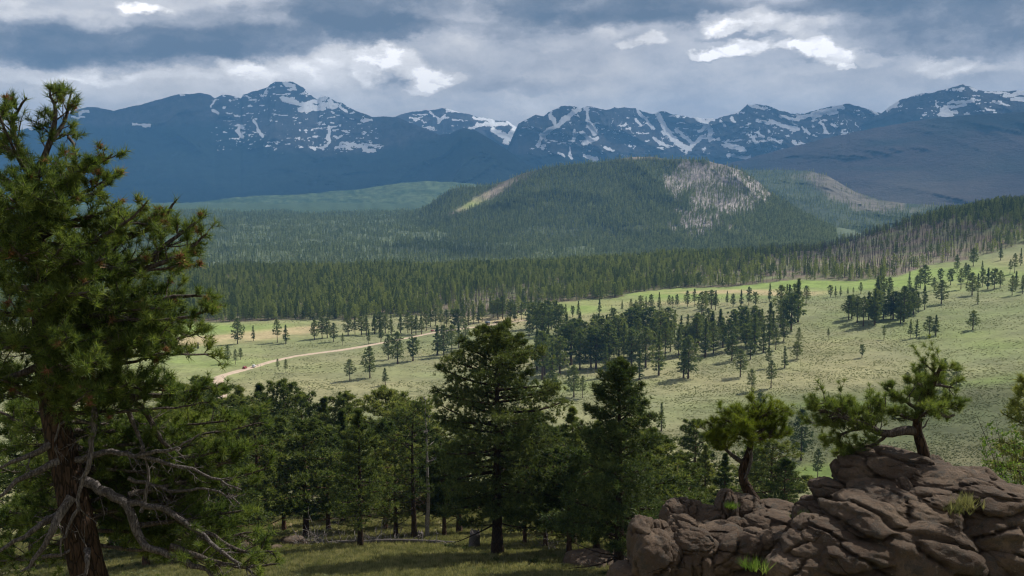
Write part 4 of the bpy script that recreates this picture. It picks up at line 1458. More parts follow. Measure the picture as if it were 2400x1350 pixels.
def build_far_forest():
    # valley forest behind the bench
    x, y, r, a, rng = polar_scatter(90000, 2150, 4300, -29, 29, seed=31)
    z = ground_z(x, y)
    px, py = proj(x, y, z)
    ok = (rng.uniform(0, 1, len(x)) < .80 + .5 * fbm(x / 120, y / 120, 0, 3, 41)) & (px < 1500)
    P = [np.stack([x, y, z - .3], -1)[ok]]
    S = [rng.uniform(.42, .95, ok.sum())]
    # wooded hill and spur: sample their own surfaces
    for (V, px0), n, rockf, thin in ((STEEP, 56000, lambda a, b: np.maximum(steep_rock(a, b) * .66, steep_bare(a, b) * .9), .0), (SPUR, 30000, lambda a, b: .12 + .7 * np.clip(ell(a, b, 1940, 430, 90, 34, .35) + ell(a, b, 2100, 480, 160, 26), 0, 1), 0)):
        n0, n1 = V.shape[:2]
        fa = rng.uniform(0, n0 - 1.01, n)
        # area weighting along the face (pick rows by real step length)
        mid = V[n0 // 2]
        seg = np.linalg.norm(np.diff(mid, axis=0), axis=1)
        cum = np.concatenate([[0], np.cumsum(seg)])
        u = rng.uniform(0, cum[-1], n)
        fb = np.clip(np.interp(u, cum, np.arange(n1)), 0, n1 - 1.01)
        ia, ib = fa.astype(int), fb.astype(int)
        ta, tb = (fa - ia)[:, None], (fb - ib)[:, None]
        p = V[ia, ib] * (1 - ta) * (1 - tb) + V[ia + 1, ib] * ta * (1 - tb) + V[ia, ib + 1] * (1 - ta) * tb + V[ia + 1, ib + 1] * ta * tb
        qx, qy = proj(p[:, 0], p[:, 1], p[:, 2])
        k = rng.uniform(0, 1, n) > np.clip(rockf(qx, qy), 0, .97) + .08 - .35 * fbm(p[:, 0] / 90, p[:, 1] / 90, 0, 3, 43)
        k &= p[:, 2] > ground_z(p[:, 0], p[:, 1]) - 3
        P.append(p[k] - [0, 0, .6])
        S.append(rng.uniform(.40, .92, k.sum()))
    pts, sc = np.concatenate(P), np.concatenate(S)
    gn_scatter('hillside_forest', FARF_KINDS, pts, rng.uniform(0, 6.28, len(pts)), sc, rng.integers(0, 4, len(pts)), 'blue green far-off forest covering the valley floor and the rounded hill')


build_far_forest()


def build_sage():
    rng = np.random.default_rng(77)
    kinds = []
    import bmesh
    for i in range(4):
        N = 26
        dd = norm(rng.normal(size=(N, 3)) * [1, 1, .8])
        dd[:, 2] = np.abs(dd[:, 2])
        v, f = tufts(dd * np.array([.46, .46, .20]) * rng.uniform(.3, 1, (N, 1)), dd + [0, 0, .4], 2, .34, .30, (10, 70), rng)
        kinds.append(mesh_from('sagebrush_kind', v, f, False))
        kinds[-1].materials.append(M_SAGE)
    # equal share per picture area: denser near, thinning with distance
    n = 330000
    u = rng.uniform(0, 1, n)
    r = 1 / (1 / 400 + u * (1 / 1250 - 1 / 400))
    a = rng.uniform(rad(-28.5), rad(28.5), n)
    x, y = np.sin(a) * r, np.cos(a) * r
    z = ground_z(x, y)
    px, py = proj(x, y, z)
    d = .50 + 1.5 * fbm(x / 45, y / 30, 0, 4, 91) + 1.0 * fbm(x / 6, y / 6, 0, 2, 92)
    lush = ell(px, py, 480, 775, 260, 26) + ell(px, py, 1900, 668, 330, 20) + ell(px, py, 1560, 690, 200, 18) + ell(px, py, 600, 787, 200, 12) + ell(px, py, 1320, 722, 120, 16) + ell(px, py, 2200, 640, 260, 24) + ell(px, py, 1930, 1110, 90, 40)
    lush += ell(px, py, 480, 850, 220, 50) * .8
    ok = (rng.uniform(0, 1, n) < np.clip(d, .05, 1) * np.clip(1 - lush * 1.3, 0, 1)) & ~forest_mask(px, py, r)
    # keep the road clear
    ok &= ~road_mask(x, y)
    pts = np.stack([x, y, z - .03], -1)[ok]
    s = rng.uniform(.35, .95, ok.sum()) ** 1.2 * (1 + .35 * (r[ok] - 400) / 600)
    gn_scatter('sagebrush', kinds, pts, rng.uniform(0, 6.28, ok.sum()), s, rng.integers(0, 4, ok.sum()), 'low grey green sagebrush dotting the whole meadow')


# ------------------------------------------------------------------ dirt road
ROAD_PX = [(520, 935), (516, 912), (510, 892), (516, 882), (540, 875), (570, 867), (600, 858), (640, 846), (690, 835), (750, 827), (810, 819), (860, 811), (910, 801), (960, 791), (1000, 783), (1040, 776), (1080, 771), (1130, 764), (1180, 757), (1230, 751)]
_rx, _ry, _rz, _rr = hit([p[0] for p in ROAD_PX], [p[1] for p in ROAD_PX], 300)
_tt = np.arange(len(_rx))
_tq = np.linspace(0, len(_rx) - 1, 400)
ROADX, ROADY = np.interp(_tq, _tt, _rx), np.interp(_tq, _tt, _ry)
for _ in range(60):
    ROADX[1:-1] = (ROADX[:-2] + 2 * ROADX[1:-1] + ROADX[2:]) / 4
    ROADY[1:-1] = (ROADY[:-2] + 2 * ROADY[1:-1] + ROADY[2:]) / 4


def road_mask(x, y, w=5.5):
    out = np.zeros(len(x), bool)
    for k in range(0, 400, 4):
        out |= (np.abs(x - ROADX[k]) < w) & (np.abs(y - ROADY[k]) < w * 2)
    return out


def build_road():
    t = norm(np.stack([np.gradient(ROADX), np.gradient(ROADY)], -1))
    nrm = np.stack([-t[:, 1], t[:, 0]], -1)
    w = 3.1 + 1.1 * np.exp(-((ROADX - ROADX[95]) / 30) ** 2) + .5 * fbm(np.arange(400) / 9, 0, 0, 3, 3)
    cols = np.linspace(-1, 1, 7)
    wl = w[:, None] * np.where(cols < 0, 1 + .25 * fbm(np.arange(400)[:, None] / 2.5, 1.5 + 0 * cols, 0, 3, 4), 1 + .25 * fbm(np.arange(400)[:, None] / 2.5, 7.5 + 0 * cols, 0, 3, 6))
    X = ROADX[:, None] + nrm[:, 0, None] * wl * cols
    Y = ROADY[:, None] + nrm[:, 1, None] * wl * cols
    Z = ground_z(X, Y) + .28 - .10 * np.abs(cols) ** 3
    Z[:, 0] -= .4
    Z[:, -1] -= .4
    n0, n1 = X.shape
    i = np.arange(n0 - 1)[:, None] * n1
    j = np.arange(n1 - 1)[None]
    q = np.stack([i + j, i + n1 + j, i + n1 + j + 1, i + j + 1], -1).reshape(-1, 4)
    me = mesh_from('dirt_road', np.stack([X, Y, Z], -1).reshape(-1, 3), q, True)
    if me.polygons[50].normal.z < 0:
        me.flip_normals()
    me.materials.append(simple_mat('road_dirt', (.50, .395, .30), .95, .05, .35, .14))
    tag(link_mesh('dirt_road', me), 'pale pinkish dirt road curving across the meadow', kind='structure')


build_road()
build_sage()

# ------------------------------------------------------------------ pines on the hillside below the camera
KINDS_NEAR = []
_spec_near = [
    dict(H=15, R=5.0, base=.18, nb=44, style='round'), dict(H=15, R=4.4, base=.16, nb=50, style='cone'), dict(H=13, R=5.0, base=.22, nb=40, style='round'),
    dict(H=16, R=4.8, base=.30, nb=42, style='round'), dict(H=14, R=3.9, base=.14, nb=48, style='cone'), dict(H=11, R=5.0, base=.28, nb=48, style='flat')]
for i, kw in enumerate(_spec_near):
    KINDS_NEAR.append(kind_of_pine('pine', M_BARK_MID, M_NEEDLE_MID, seed=600 + i, tpb=66, K=13, bl=.42, bw=.085, tr=.26, trunk_k=8, bare=6, **kw))

NSHAPE = ['bushy round-topped', 'full pointed', 'wide dark', 'high-crowned', 'slender pointed', 'low flat-topped']


def near_pine(px, top, r, k, label, wide=1.0, group='pines on the hillside below the viewpoint', kinds=None):
    kinds = kinds or KINDS_NEAR
    a, e = azel(px, top)
    x, y = math.sin(a) * r, math.cos(a) * r
    z = float(ground_z(x, y))
    h = float(e) * r - z
    return place_pine(x, y, z - .1, h, kinds, k, random.uniform(0, 6.28), label, group, wide)


def build_hillside_pines():
    L = [
        (420, 905, 150, 0, 'behind the leaning limbs of the rough-barked pine', 1.2), (470, 890, 190, 3, 'just left of where the road bends', 1.2), (515, 905, 170, 0, 'in front of the end of the dirt road', 1.3),
        (560, 905, 185, 4, 'in the far row right of the road bend', 1.3), (612, 898, 175, 1, 'in the far row below the two small roadside trees', 1.4), (665, 895, 165, 3, 'in the far row, fourth from the road bend', 1.2),
        (708, 925, 172, 0, 'beside the pale broken snag', 1.2), (760, 930, 168, 4, 'in the far row right of the pale snag', 1.2), (806, 925, 160, 3, 'in the far row left of the round-topped pine', 1.2),
        (905, 915, 150, 2, 'with the highest round crown of the far row', 1.25), (960, 955, 140, 5, 'behind the dead-topped red trunk', 1.1),
        (380, 960, 110, 2, 'behind the grey dead limbs', 1.2), (480, 985, 118, 0, 'on the slope under the road bend', 1.2), (548, 965, 112, 2, 'left of the rounded thicket', 1.3), (600, 955, 104, 0, 'with the broad sunlit crown left of the brush pile', 1.35),
        (660, 990, 120, 3, 'behind the boulders', 1.2), (712, 985, 108, 2, 'directly above the boulders', 1.3), (765, 1000, 116, 0, 'above the brush pile', 1.2), (800, 960, 128, 4, 'behind the slim straight pine', 1.2),
        (900, 985, 112, 3, 'right of the slim straight pine', 1.25), (1000, 1000, 118, 0, 'left of the largest dark pine', 1.2), (1040, 1060, 100, 5, 'under the side limbs of the largest dark pine', 1.1),
        (455, 1005, 92, 2, 'low behind the tips of the dead limbs', 1.2), (530, 1035, 90, 0, 'nearest of the thicket right of the dead limbs', 1.25), (925, 1020, 100, 0, 'filling the gap behind the red trunk', 1.2), (1075, 985, 104, 2, 'merging with the left side of the largest dark pine', 1.2),
        (1230, 1045, 84, 0, 'merging with the right side of the largest dark pine', 1.2), (1400, 985, 76, 4, 'touching the left side of the second big dark pine', 1.3), (1515, 1010, 76, 2, 'touching the right side of the second big dark pine', 1.3), (1335, 1070, 72, 5, 'lowest crown between the two big dark pines', 1.2),
        (1300, 1000, 100, 2, 'between the two big dark pines', 1.3), (1240, 960, 118, 0, 'behind the largest dark pine', 1.3), (1345, 950, 84, 1, 'leaning against the second big dark pine', 1.2), (1280, 1040, 80, 2, 'low in the gap between the big dark pines', 1.2),
        (1380, 1010, 90, 0, 'left of the forked trunk', 1.2), (1545, 1020, 84, 0, 'behind the horn-shaped boulder', 1.2), (1600, 1060, 92, 3, 'behind the left outcrop', 1.2),
        (1630, 985, 150, 0, 'in the gap left of the bright green pine', 1.2), (1655, 1040, 135, 4, 'thin one under the bright green pine', 1.1), (1700, 1060, 125, 4, 'behind the egg-shaped boulder', 1.2), (1810, 1010, 130, 0, 'right of the twisted bright green pine', 1.3),
        (1770, 1040, 140, 3, 'behind the twisted trunk', 1.2), (1840, 1075, 120, 2, 'beside the green clearing', 1.0), (1480, 1080, 70, 5, 'at the foot of the left outcrop', 1.1),
        (250, 900, 120, 0, 'behind the thick reddish trunk', 1.2), (60, 940, 110, 2, 'far behind the reddish trunk beside its lowest limbs', 1.2), (160, 980, 95, 3, 'below the hanging grey limbs', 1.2), (330, 1000, 88, 2, 'seen through the dead twigs', 1.2),
    ]
    for px, top, r, k, where, wide in L:
        near_pine(px, top, r, k, '%s pine %s' % (NSHAPE[k], where), wide)
    # the large near ones have a form of their own
    w, f = conifer(seed=701, H=18, R=5.6, base=.20, nb=84, tpb=130, K=17, bl=.33, bw=.05, tr=.42, style='broad', bare=10, droop=.12, lean=.015)
    kin = [(w.mesh('trunk', M_BARK, True), f.mesh('crown', M_NEEDLE_DARK, False), 18)]
    near_pine(1165, 766, 72, 0, 'largest dark pine with a heavy rounded crown and thick trunk, standing alone in the middle', 1.02, None, kin)
    w, f = conifer(seed=702, H=14, R=5.0, base=.14, nb=70, tpb=100, K=16, bl=.32, bw=.045, tr=.30, style='dome', bare=8, droop=-.12, lean=.02)
    kin = [(w.mesh('trunk', M_BARK, True), f.mesh('crown', M_NEEDLE_DARK, False), 14)]
    near_pine(1455, 842, 62, 0, 'second big dark pine with a thin pointed top beside the left rock outcrop', 1.12, None, kin)
    w, f = conifer(seed=703, H=13, R=4.4, base=.22, nb=48, tpb=70, K=15, bl=.34, bw=.05, tr=.26, style='cone', bare=10, lean=.008)
    kin = [(w.mesh('trunk', M_BARK, True), f.mesh('crown', M_NEEDLE_MID, False), 13)]
    near_pine(840, 958, 88, 0, 'slim straight pine with bare lower trunk in front of the fallen logs', 1.0, None, kin)
    w, f = conifer(seed=704, H=14, R=3.3, base=.34, nb=34, tpb=32, K=10, bl=.36, bw=.05, tr=.27, style='flat', bare=26, lean=.02)
    kin = [(w.mesh('trunk', M_BARK, True), f.mesh('crown', M_NEEDLE_MID, False), 14)]
    near_pine(968, 962, 95, 0, 'dead-topped pine with sparse needles and a reddish lower trunk', 1.1, None, kin)
    w, f = conifer(seed=705, H=9, R=2.6, base=.05, nb=60, tpb=40, K=14, bl=.25, bw=.03, tr=.2, style='round', bare=2)
    kin = [(w.mesh('trunk', M_BARK, True), f.mesh('crown', M_NEEDLE_MID, False), 9)]
    near_pine(2425, 868, 46, 0, 'shadowed pine cut by the right edge of the picture above the leafy shrub', .9, None, kin)


build_hillside_pines()


# ------------------------------------------------------------------ hand-shaped near pines: limbs follow their course in the photograph
def P3(px, py, y):
    d = pix2dir(px, py)
    return d / d[1] * y


def smooth_path(pts, n):
    pts = np.asarray(pts, float)
    s = np.concatenate([[0], np.cumsum(np.linalg.norm(np.diff(pts, axis=0), axis=1))])
    s /= s[-1]
    q = np.linspace(0, 1, n)
    o = np.stack([np.interp(q, s, pts[:, k]) for k in range(3)], -1)
    for _ in range(2):
        o[1:-1] = (o[:-2] + 2 * o[1:-1] + o[2:]) / 4
    return o


class NearPine:
    def __init__(self, seed, y0):
        self.rng = np.random.default_rng(seed)
        self.y0 = y0
        self.o, self.a, self.l = [], [], []
        self.limbs = []

    def limb(self, pts, r0, r1=.01, leaf=1.0, start=.35, twig=.75, den=7.0, dead=False, jit=.05, depth=None, up=.35):
        """pts: (px, py, dy) points; dy is distance behind (+) or in front of (-) the trunk plane"""
        rng = self.rng
        p = np.array([P3(a, b, self.y0 + c) for a, b, c in pts])
        L = np.linalg.norm(np.diff(p, axis=0), axis=1).sum()
        n = max(6, int(L / .13))
        c = smooth_path(p, n)
        c[1:] += np.cumsum(rng.normal(0, jit * .35, (n - 1, 3)), 0) * np.linspace(0, 1, n - 1)[:, None] * .5 + rng.normal(0, jit * .16, (n - 1, 3))
        w = Buf()
        q = np.linspace(0, 1, n)
        w.tube(c, r0 * (1 - q) ** .8 + r1 + rng.uniform(0, .12 * r0, n), 7 if r0 > .05 else 5)
        tan = norm(np.gradient(c, axis=0))
        nt = int(L * den)
        for k in range(nt):
            t = rng.uniform(start, 1) if not dead else rng.uniform(.12, 1)
            i = min(n - 1, int(t * (n - 1)))
            T = tan[i]
            rv = norm(rng.normal(size=3))
            pr = norm(rv - (rv @ T) * T)
            ln = twig * rng.uniform(.35, 1.1) * (1.15 - .5 * t)
            d = norm(T * rng.uniform(.2, 1.0) + pr * rng.uniform(.6, 1.1) * np.array([1, 1, .6]) + np.array([0, 0, up * rng.uniform(-.3, 1)]))
            m = 5
            s = np.linspace(0, 1, m)[:, None]
            tw = c[i] + d * s * ln + np.array([0, 0, 1]) * s ** 2 * ln * rng.uniform(-.15, .35) * (1 if not dead else .3) + rng.normal(0, .05 * ln, (m, 3)) * s
            rt = max(.005, min(.35 * r0, .014))
            w.tube(tw, [rt, rt * .85, rt * .7, rt * .5, .003], 4)
            for z in range(3 if not dead else 4):
                j = int(rng.integers(1, 4))
                e = norm(norm(tw[j] - tw[j - 1]) + rng.normal(0, .75, 3) + np.array([0, 0, .25 if not dead else 0]))
                l2 = ln * rng.uniform(.2, .55)
                q3 = tw[j] + e * l2 * .55 + rng.normal(0, .02, 3)
                q4 = tw[j] + e * l2 + np.array([0, 0, .05 * l2])
                w.tube(np.array([tw[j], q3, q4]), [rt * .6, rt * .4, .0025], 3)
                if dead:
                    continue
                if rng.uniform() < leaf:
                    self.o.append(q4); self.a.append(norm(e + [0, 0, .4])); self.l.append(rng.uniform(.8, 1.15))
                    if rng.uniform() < .5:
                        self.o.append(q3); self.a.append(norm(e + [0, 0, .5])); self.l.append(rng.uniform(.7, 1.0))
            if not dead and rng.uniform() < leaf:
                self.o.append(tw[-1]); self.a.append(norm(tw[-1] - tw[-2] + [0, 0, .1])); self.l.append(rng.uniform(.9, 1.2))
                self.o.append(tw[3]); self.a.append(norm(tw[3] - tw[2] + [0, 0, .2])); self.l.append(rng.uniform(.7, 1.0))
        if not dead:
            self.o.append(c[-1]); self.a.append(tan[-1]); self.l.append(1.2)
        self.limbs.append((w, dead))

    def finish(self, root, mat, K=34, bl=.14, bw=.008, spread=(18, 78), brown=0, brown_px=None):
        base = np.array(root.location)
        for w, dead in self.limbs:
            me = w.mesh('branch', M_DEADLIMB if dead else M_LIMB, True)
            o = link_mesh('branch', me, root)
            me.transform(__import__('mathutils').Matrix.Translation(-Vector(base)))
            if dead:
                o['label'] = 'bare grey dead branch'
        o, a, l = np.array(self.o), np.array(self.a), np.array(self.l)
        v, f = tufts(o, a, K, bl * l, bw, spread, self.rng, along=.35)
        me = mesh_from('needles', v - base, f, False)
        me.materials.append(mat)
        nd = link_mesh('needles', me, root)
        return o, a


def build_left_pine():
    y0 = 17.0
    rng = np.random.default_rng(3)
    foot = P3(232, 1420, y0)
    gz = float(ground_z(foot[0], foot[1]))
    loc = Vector((foot[0], foot[1], gz))
    root = empty('pine_tree', loc)
    tag(root, 'nearest tall pine with rough reddish trunk, grey dead limbs and brown tufts among green needles', 'pine tree')
    T = [(232, 1420, 0), (205, 1340, 0), (188, 1240, 0), (165, 1140, 0), (145, 1050, 0), (122, 940, .05), (108, 850, .1), (100, 760, .1), (96, 660, .15), (90, 560, .2), (80, 470, .2), (72, 400, .2)]
    tb = Buf()
    p = np.array([P3(*(t[:2]), y0 + t[2]) for t in T])
    p = np.concatenate([[[foot[0] + .12, foot[1], gz - .3]], p])
    c = smooth_path(p, 46)
    q = np.linspace(0, 1, 46)
    r = .335 * (1 - q) ** .75 + .045
    # ridged bark: a tube with an irregular outline
    kk = 22
    tan = norm(np.gradient(c, axis=0))
    u = norm(np.cross(tan, [0, 1, 0.01])); w_ = np.cross(tan, u)
    an = np.arange(kk) * 2 * PI / kk
    rr = r[:, None] * (1 + .13 * fbm(np.cos(an)[None] * 3.1 + 5, np.sin(an)[None] * 3.1, q[:, None] * 9, 4, 8)) 
    ring = c[:, None] + rr[..., None] * (np.cos(an)[None, :, None] * u[:, None] + np.sin(an)[None, :, None] * w_[:, None])
    i = np.arange(45)[:, None] * kk
    j = np.arange(kk)[None]
    qd = np.stack([i + j, i + (j + 1) % kk, i + kk + (j + 1) % kk, i + kk + j], -1).reshape(-1, 4)
    tb.add(ring.reshape(-1, 3) - np.array(loc), quads=qd)
    link_mesh('trunk', tb.mesh('trunk', M_BARK, True), root)
    n = NearPine(31, y0)
    G = [
        ([(78, 440, .2), (95, 385, .1), (125, 325, 0), (135, 260, 0), (118, 205, -.1)], .06), ([(125, 325, 0), (160, 275, .2), (165, 215, .2)], .03), ([(80, 430, .2), (50, 360, .2), (25, 300, 0), (60, 225, -.1)], .05),
        ([(50, 370, .2), (0, 340, .3), (-50, 270, .2)], .04), ([(84, 480, .2), (40, 440, .1), (-20, 400, 0), (-60, 380, 0)], .05), ([(60, 400, .2), (20, 330, -.4), (-5, 260, -.5)], .03),
        ([(88, 520, .2), (140, 440, -.2), (200, 400, -.4), (262, 372, -.5)], .055), ([(88, 540, .2), (150, 480, .3), (230, 450, .5), (270, 395, .6)], .05), ([(90, 560, .2), (170, 520, 0), (240, 500, -.1), (290, 470, -.2)], .05),
        ([(92, 590, .2), (180, 570, .3), (290, 560, .5), (370, 520, .6), (408, 460, .6)], .07), ([(94, 600, .2), (200, 575, -.5), (300, 520, -.8), (350, 470, -.9)], .05),
        ([(96, 640, .2), (210, 625, -.2), (320, 635, -.3), (420, 600, -.3), (490, 545, -.3)], .08), ([(320, 632, -.3), (390, 570, -.1), (450, 530, 0), (482, 505, 0)], .04), ([(98, 660, .2), (200, 650, .6), (330, 600, 1.0), (430, 590, 1.2)], .06),
        ([(100, 700, .1), (200, 700, .3), (320, 715, .5), (430, 690, .6), (515, 700, .6)], .07), ([(100, 720, .1), (220, 740, -.4), (350, 750, -.6), (440, 740, -.7), (500, 720, -.7)], .06),
        ([(102, 760, .1), (200, 770, .5), (310, 790, .8), (410, 800, .9)], .06), ([(104, 790, .1), (190, 820, -.4), (290, 820, -.7), (380, 790, -.8)], .06), ([(106, 830, .1), (200, 860, .2), (300, 850, .3), (370, 830, .3)], .05),
        ([(90, 540, .2), (30, 520, .2), (-40, 480, .2)], .06), ([(94, 600, .2), (20, 590, -.5), (-60, 560, -.6)], .06), ([(98, 680, .1), (30, 670, .4), (-50, 650, .5)], .06), ([(100, 730, .1), (30, 740, -.5), (-50, 730, -.6)], .06),
        ([(105, 800, .1), (40, 810, .3), (-50, 800, .4)], .06), ([(108, 850, .1), (40, 880, -.3), (-40, 890, -.3)], .06), ([(96, 640, .2), (60, 600, -1.0), (30, 560, -1.6)], .05), ([(100, 720, .1), (150, 700, -1.0), (200, 690, -1.6)], .05),
        ([(104, 800, .1), (130, 800, -1.1), (160, 790, -1.7)], .05), ([(96, 640, .2), (150, 600, 1.0), (180, 560, 1.7)], .05), ([(102, 760, .1), (150, 740, 1.0), (190, 720, 1.8)], .05), ([(90, 560, .2), (110, 500, -.9), (140, 460, -1.3)], .04),
        ([(112, 880, .1), (200, 905, .5), (300, 890, .8), (370, 870, .9)], .05), ([(86, 500, .2), (120, 440, .9), (170, 430, 1.3)], .04),
        # lower, sweeping right and down
        ([(122, 940, .1), (230, 915, .2), (330, 935, .3), (420, 925, .4), (525, 905, .4)], .06), ([(300, 932, .3), (345, 965, .3), (380, 1040, .3), (430, 1080, .3), (520, 1060, .4)], .05),
        ([(300, 1160, 0), (430, 1130, .5), (520, 1090, .7), (590, 1050, .8)], .05), ([(380, 1190, 0), (470, 1240, 0), (560, 1290, 0), (650, 1290, 0)], .05), ([(400, 1280, -.2), (480, 1310, -.3), (570, 1330, -.3), (655, 1320, -.3)], .05),
        ([(150, 1060, 0), (270, 1050, .8), (380, 1010, 1.2), (480, 985, 1.3)], .05), ([(330, 1230, 0), (420, 1220, .5), (520, 1200, .8), (600, 1190, .9)], .04), ([(160, 1110, 0), (260, 1100, 1.2), (360, 1110, 1.8), (470, 1130, 2.0)], .05),
        ([(140, 1020, 0), (60, 1000, .8), (-20, 960, 1.2)], .05), ([(160, 1110, 0), (80, 1120, 1.0), (-10, 1100, 1.4)], .05), ([(175, 1180, 0), (100, 1210, 1.1), (10, 1200, 1.6)], .04), ([(185, 1240, 0), (110, 1290, .9), (20, 1320, 1.2)], .04),
        ([(430, 1250, .1), (500, 1270, .5), (560, 1250, .7), (615, 1240, .8)], .03),
    ]
    # limbs all round the stem, inside the crown's outline
    def extent(yy):
        return np.interp(yy, [400, 450, 500, 550, 640, 700, 800, 860, 930, 1000, 1060, 1200, 1300], [240, 300, 400, 490, 500, 500, 420, 390, 500, 470, 560, 600, 610])
    def stem(yy):
        return np.interp(yy, [400, 760, 940, 1140, 1340], [72, 100, 122, 165, 205])
    for i_, yy in enumerate(np.concatenate([np.linspace(430, 905, 32), np.linspace(930, 1300, 14)])):
        u = rng.uniform(-.75, 1.0) if i_ % 3 else rng.uniform(.8, 1)
        low = yy > 920
        if low:
            u = rng.uniform(.2, 1) if i_ % 3 else rng.uniform(-.9, -.2)
        dep = math.sqrt(max(0, 1 - u * u)) * rng.choice([-1, 1]) * rng.uniform(.8, 2.2)
        if low:
            dep = abs(dep) + .4
        ex = (extent(yy) - stem(yy)) * (rng.uniform(.6, .98) if i_ % 2 else rng.uniform(.88, 1.02))
        x0, x1 = stem(yy), stem(yy) + u * ex
        rise = rng.uniform(-55, 25) if not low else rng.uniform(-10, 50)
        G.append(([(x0, yy, .1), (x0 + (x1 - x0) * .35, yy + rise * .1 + rng.uniform(-8, 14), dep * .4), (x0 + (x1 - x0) * .7, yy + rise * .5, dep * .75), (x1, yy + rise, dep)], .03))
    for yy in np.linspace(450, 960, 13):      # limbs growing towards the viewpoint hide the stem
        u = rng.uniform(-60, 90)
        G.append(([(stem(yy), yy, -.1), (stem(yy) + u * .4, yy - 8, -.7), (stem(yy) + u, yy - 30 + rng.uniform(-20, 20), -rng.uniform(1.0, 1.7))], .025))
    for k_ in range(17):      # boughs that close the gap between the crown and the low limbs
        ya = rng.uniform(700, 980)
        xe = rng.uniform(240, 520) if k_ % 4 else rng.uniform(-60, 60)
        ye = ya + rng.uniform(-60, 30)
        G.append(([(stem(ya), ya, .1), ((stem(ya) + xe) / 2, (ya + ye) / 2 + rng.uniform(-6, 18), rng.uniform(-.7, .9)), (xe, ye, rng.uniform(-1.2, 1.6))], .028))
    for k_ in range(20):      # dense low boughs sweeping right behind the dead limbs
        ya = rng.uniform(980, 1280)
        xe, ye = rng.uniform(330, 640), rng.uniform(960, 1320)
        G.append(([(stem(ya), ya, .2), ((stem(ya) + xe) / 2, (ya + ye) / 2 + rng.uniform(-10, 25), .9), (xe, ye, rng.uniform(.6, 1.8))], .028))
    D = [
        ([(190, 1125, 0), (245, 1150, -.1), (305, 1185, -.2), (325, 1240, -.2), (345, 1275, -.3), (420, 1290, -.3), (520, 1330, -.3), (600, 1380, -.3)], .085, 3.0),
        ([(305, 1180, -.2), (390, 1190, -.2), (470, 1250, -.2), (560, 1310, -.2), (640, 1350, -.2)], .05, 5.0),
        ([(150, 1085, 0), (230, 1065, -.2), (330, 1068, -.3), (400, 1055, -.4), (460, 1020, -.4)], .055, 4.0),
        ([(215, 900, -.3), (222, 1000, -.4), (213, 1080, -.5), (190, 1140, -.5), (180, 1200, -.5), (165, 1245, -.5), (138, 1270, -.6), (150, 1310, -.6)], .05, 2.0),
        ([(168, 1165, -.3), (135, 1215, -.5), (110, 1265, -.6), (85, 1310, -.6), (55, 1345, -.7)], .075, 2.0), ([(130, 1035, -.1), (90, 1060, -.3), (40, 1080, -.4), (-20, 1100, -.5)], .06, 2.0),
        ([(140, 1080, -.2), (70, 1110, -.4), (10, 1140, -.5), (-30, 1170, -.5)], .06, 2.0), ([(150, 1195, -.2), (90, 1235, -.5), (20, 1280, -.6), (-30, 1310, -.6)], .05, 2.0),
        ([(200, 1290, -.2), (215, 1290, -.5), (200, 1350, -.6), (190, 1400, -.6)], .05, 2.0), ([(290, 940, .2), (310, 990, .1), (330, 1020, .1), (340, 1060, 0)], .05, 2.5),
        ([(330, 1070, -.3), (420, 1090, -.2), (500, 1110, -.1), (570, 1140, -.1)], .03, 7.0), ([(300, 1120, 0), (400, 1150, .1), (490, 1150, .1), (560, 1180, .2)], .03, 7.0),
        ([(100, 1305, -.3), (140, 1300, -.4), (165, 1295, -.3), (190, 1260, -.1)], .03, 2.0), ([(160, 320, .2), (190, 380, .2), (140, 395, .2)], .02, 3.0), ([(290, 620, -.2), (250, 600, .1), (280, 560, .1), (285, 520, .1)], .012, 4.0),
        ([(330, 1200, -.2), (350, 1130, -.2), (355, 1080, -.2), (340, 1040, -.2)], .03, 4.0), ([(230, 1000, -.3), (150, 970, -.5), (130, 1000, -.6), (125, 1090, -.6)], .018, 2.0),
    ]
    for pts, r0 in G:
        n.limb(pts, r0, leaf=1.0, start=.16, twig=.60, den=7.5)
    for pts, r0, den in D:
        n.limb(pts, r0, leaf=0, dead=True, den=den, twig=.55, up=0, jit=.10)
    o, a = n.finish(root, M_NEEDLE, K=26, bl=.155, bw=.0105)
    # brown tufts of dead needles and cones, each its own piece
    px, py = proj(o[:, 0], o[:, 1], o[:, 2])
    vis = np.where((px > 5) & (px < 660) & (py > 180) & (py < 1250) & (o[:, 1] < y0 - .25))[0]
    rim = np.where((px > 100) & (px < 660) & (py > 190) & (py < 760) & (px > np.interp(py, [190, 400, 560, 720], [60, 180, 380, 400])))[0]
    vis = np.concatenate([vis, np.repeat(rim, 3)])
    vis = vis[rng.permutation(len(vis))]
    pick = np.unique(vis[:105])
    v, f = tufts(np.zeros((1, 3)), np.array([[0, 0, 1.0]]), 34, .12, .012, (15, 110), rng, along=.2)
    cv = Buf()
    for k in range(9):
        q = norm(rng.normal(size=3)) * .03
        cv.tube(np.array([q, q + norm(rng.normal(size=3)) * .03]), [.020, .004], 5)
    v2, t2, q2 = cv.arrays()
    me = mesh_from('cone_tuft', np.concatenate([v, v2]), [f, q2 + len(v)], False)
    me.materials.append(M_BROWN)
    for k in pick:
        ob = link_mesh('cone_tuft', me, root)
        ob.location = Vector(o[k]) - loc
        ob.rotation_euler = Vector(a[k]).to_track_quat('Z', 'Y').to_euler()
        s = rng.uniform(.75, 1.4)
        ob.scale = (s, s, s)
        if k == pick[0]:
            ob['label'] = 'rusty brown tuft of dead needles round a cone'


build_left_pine()


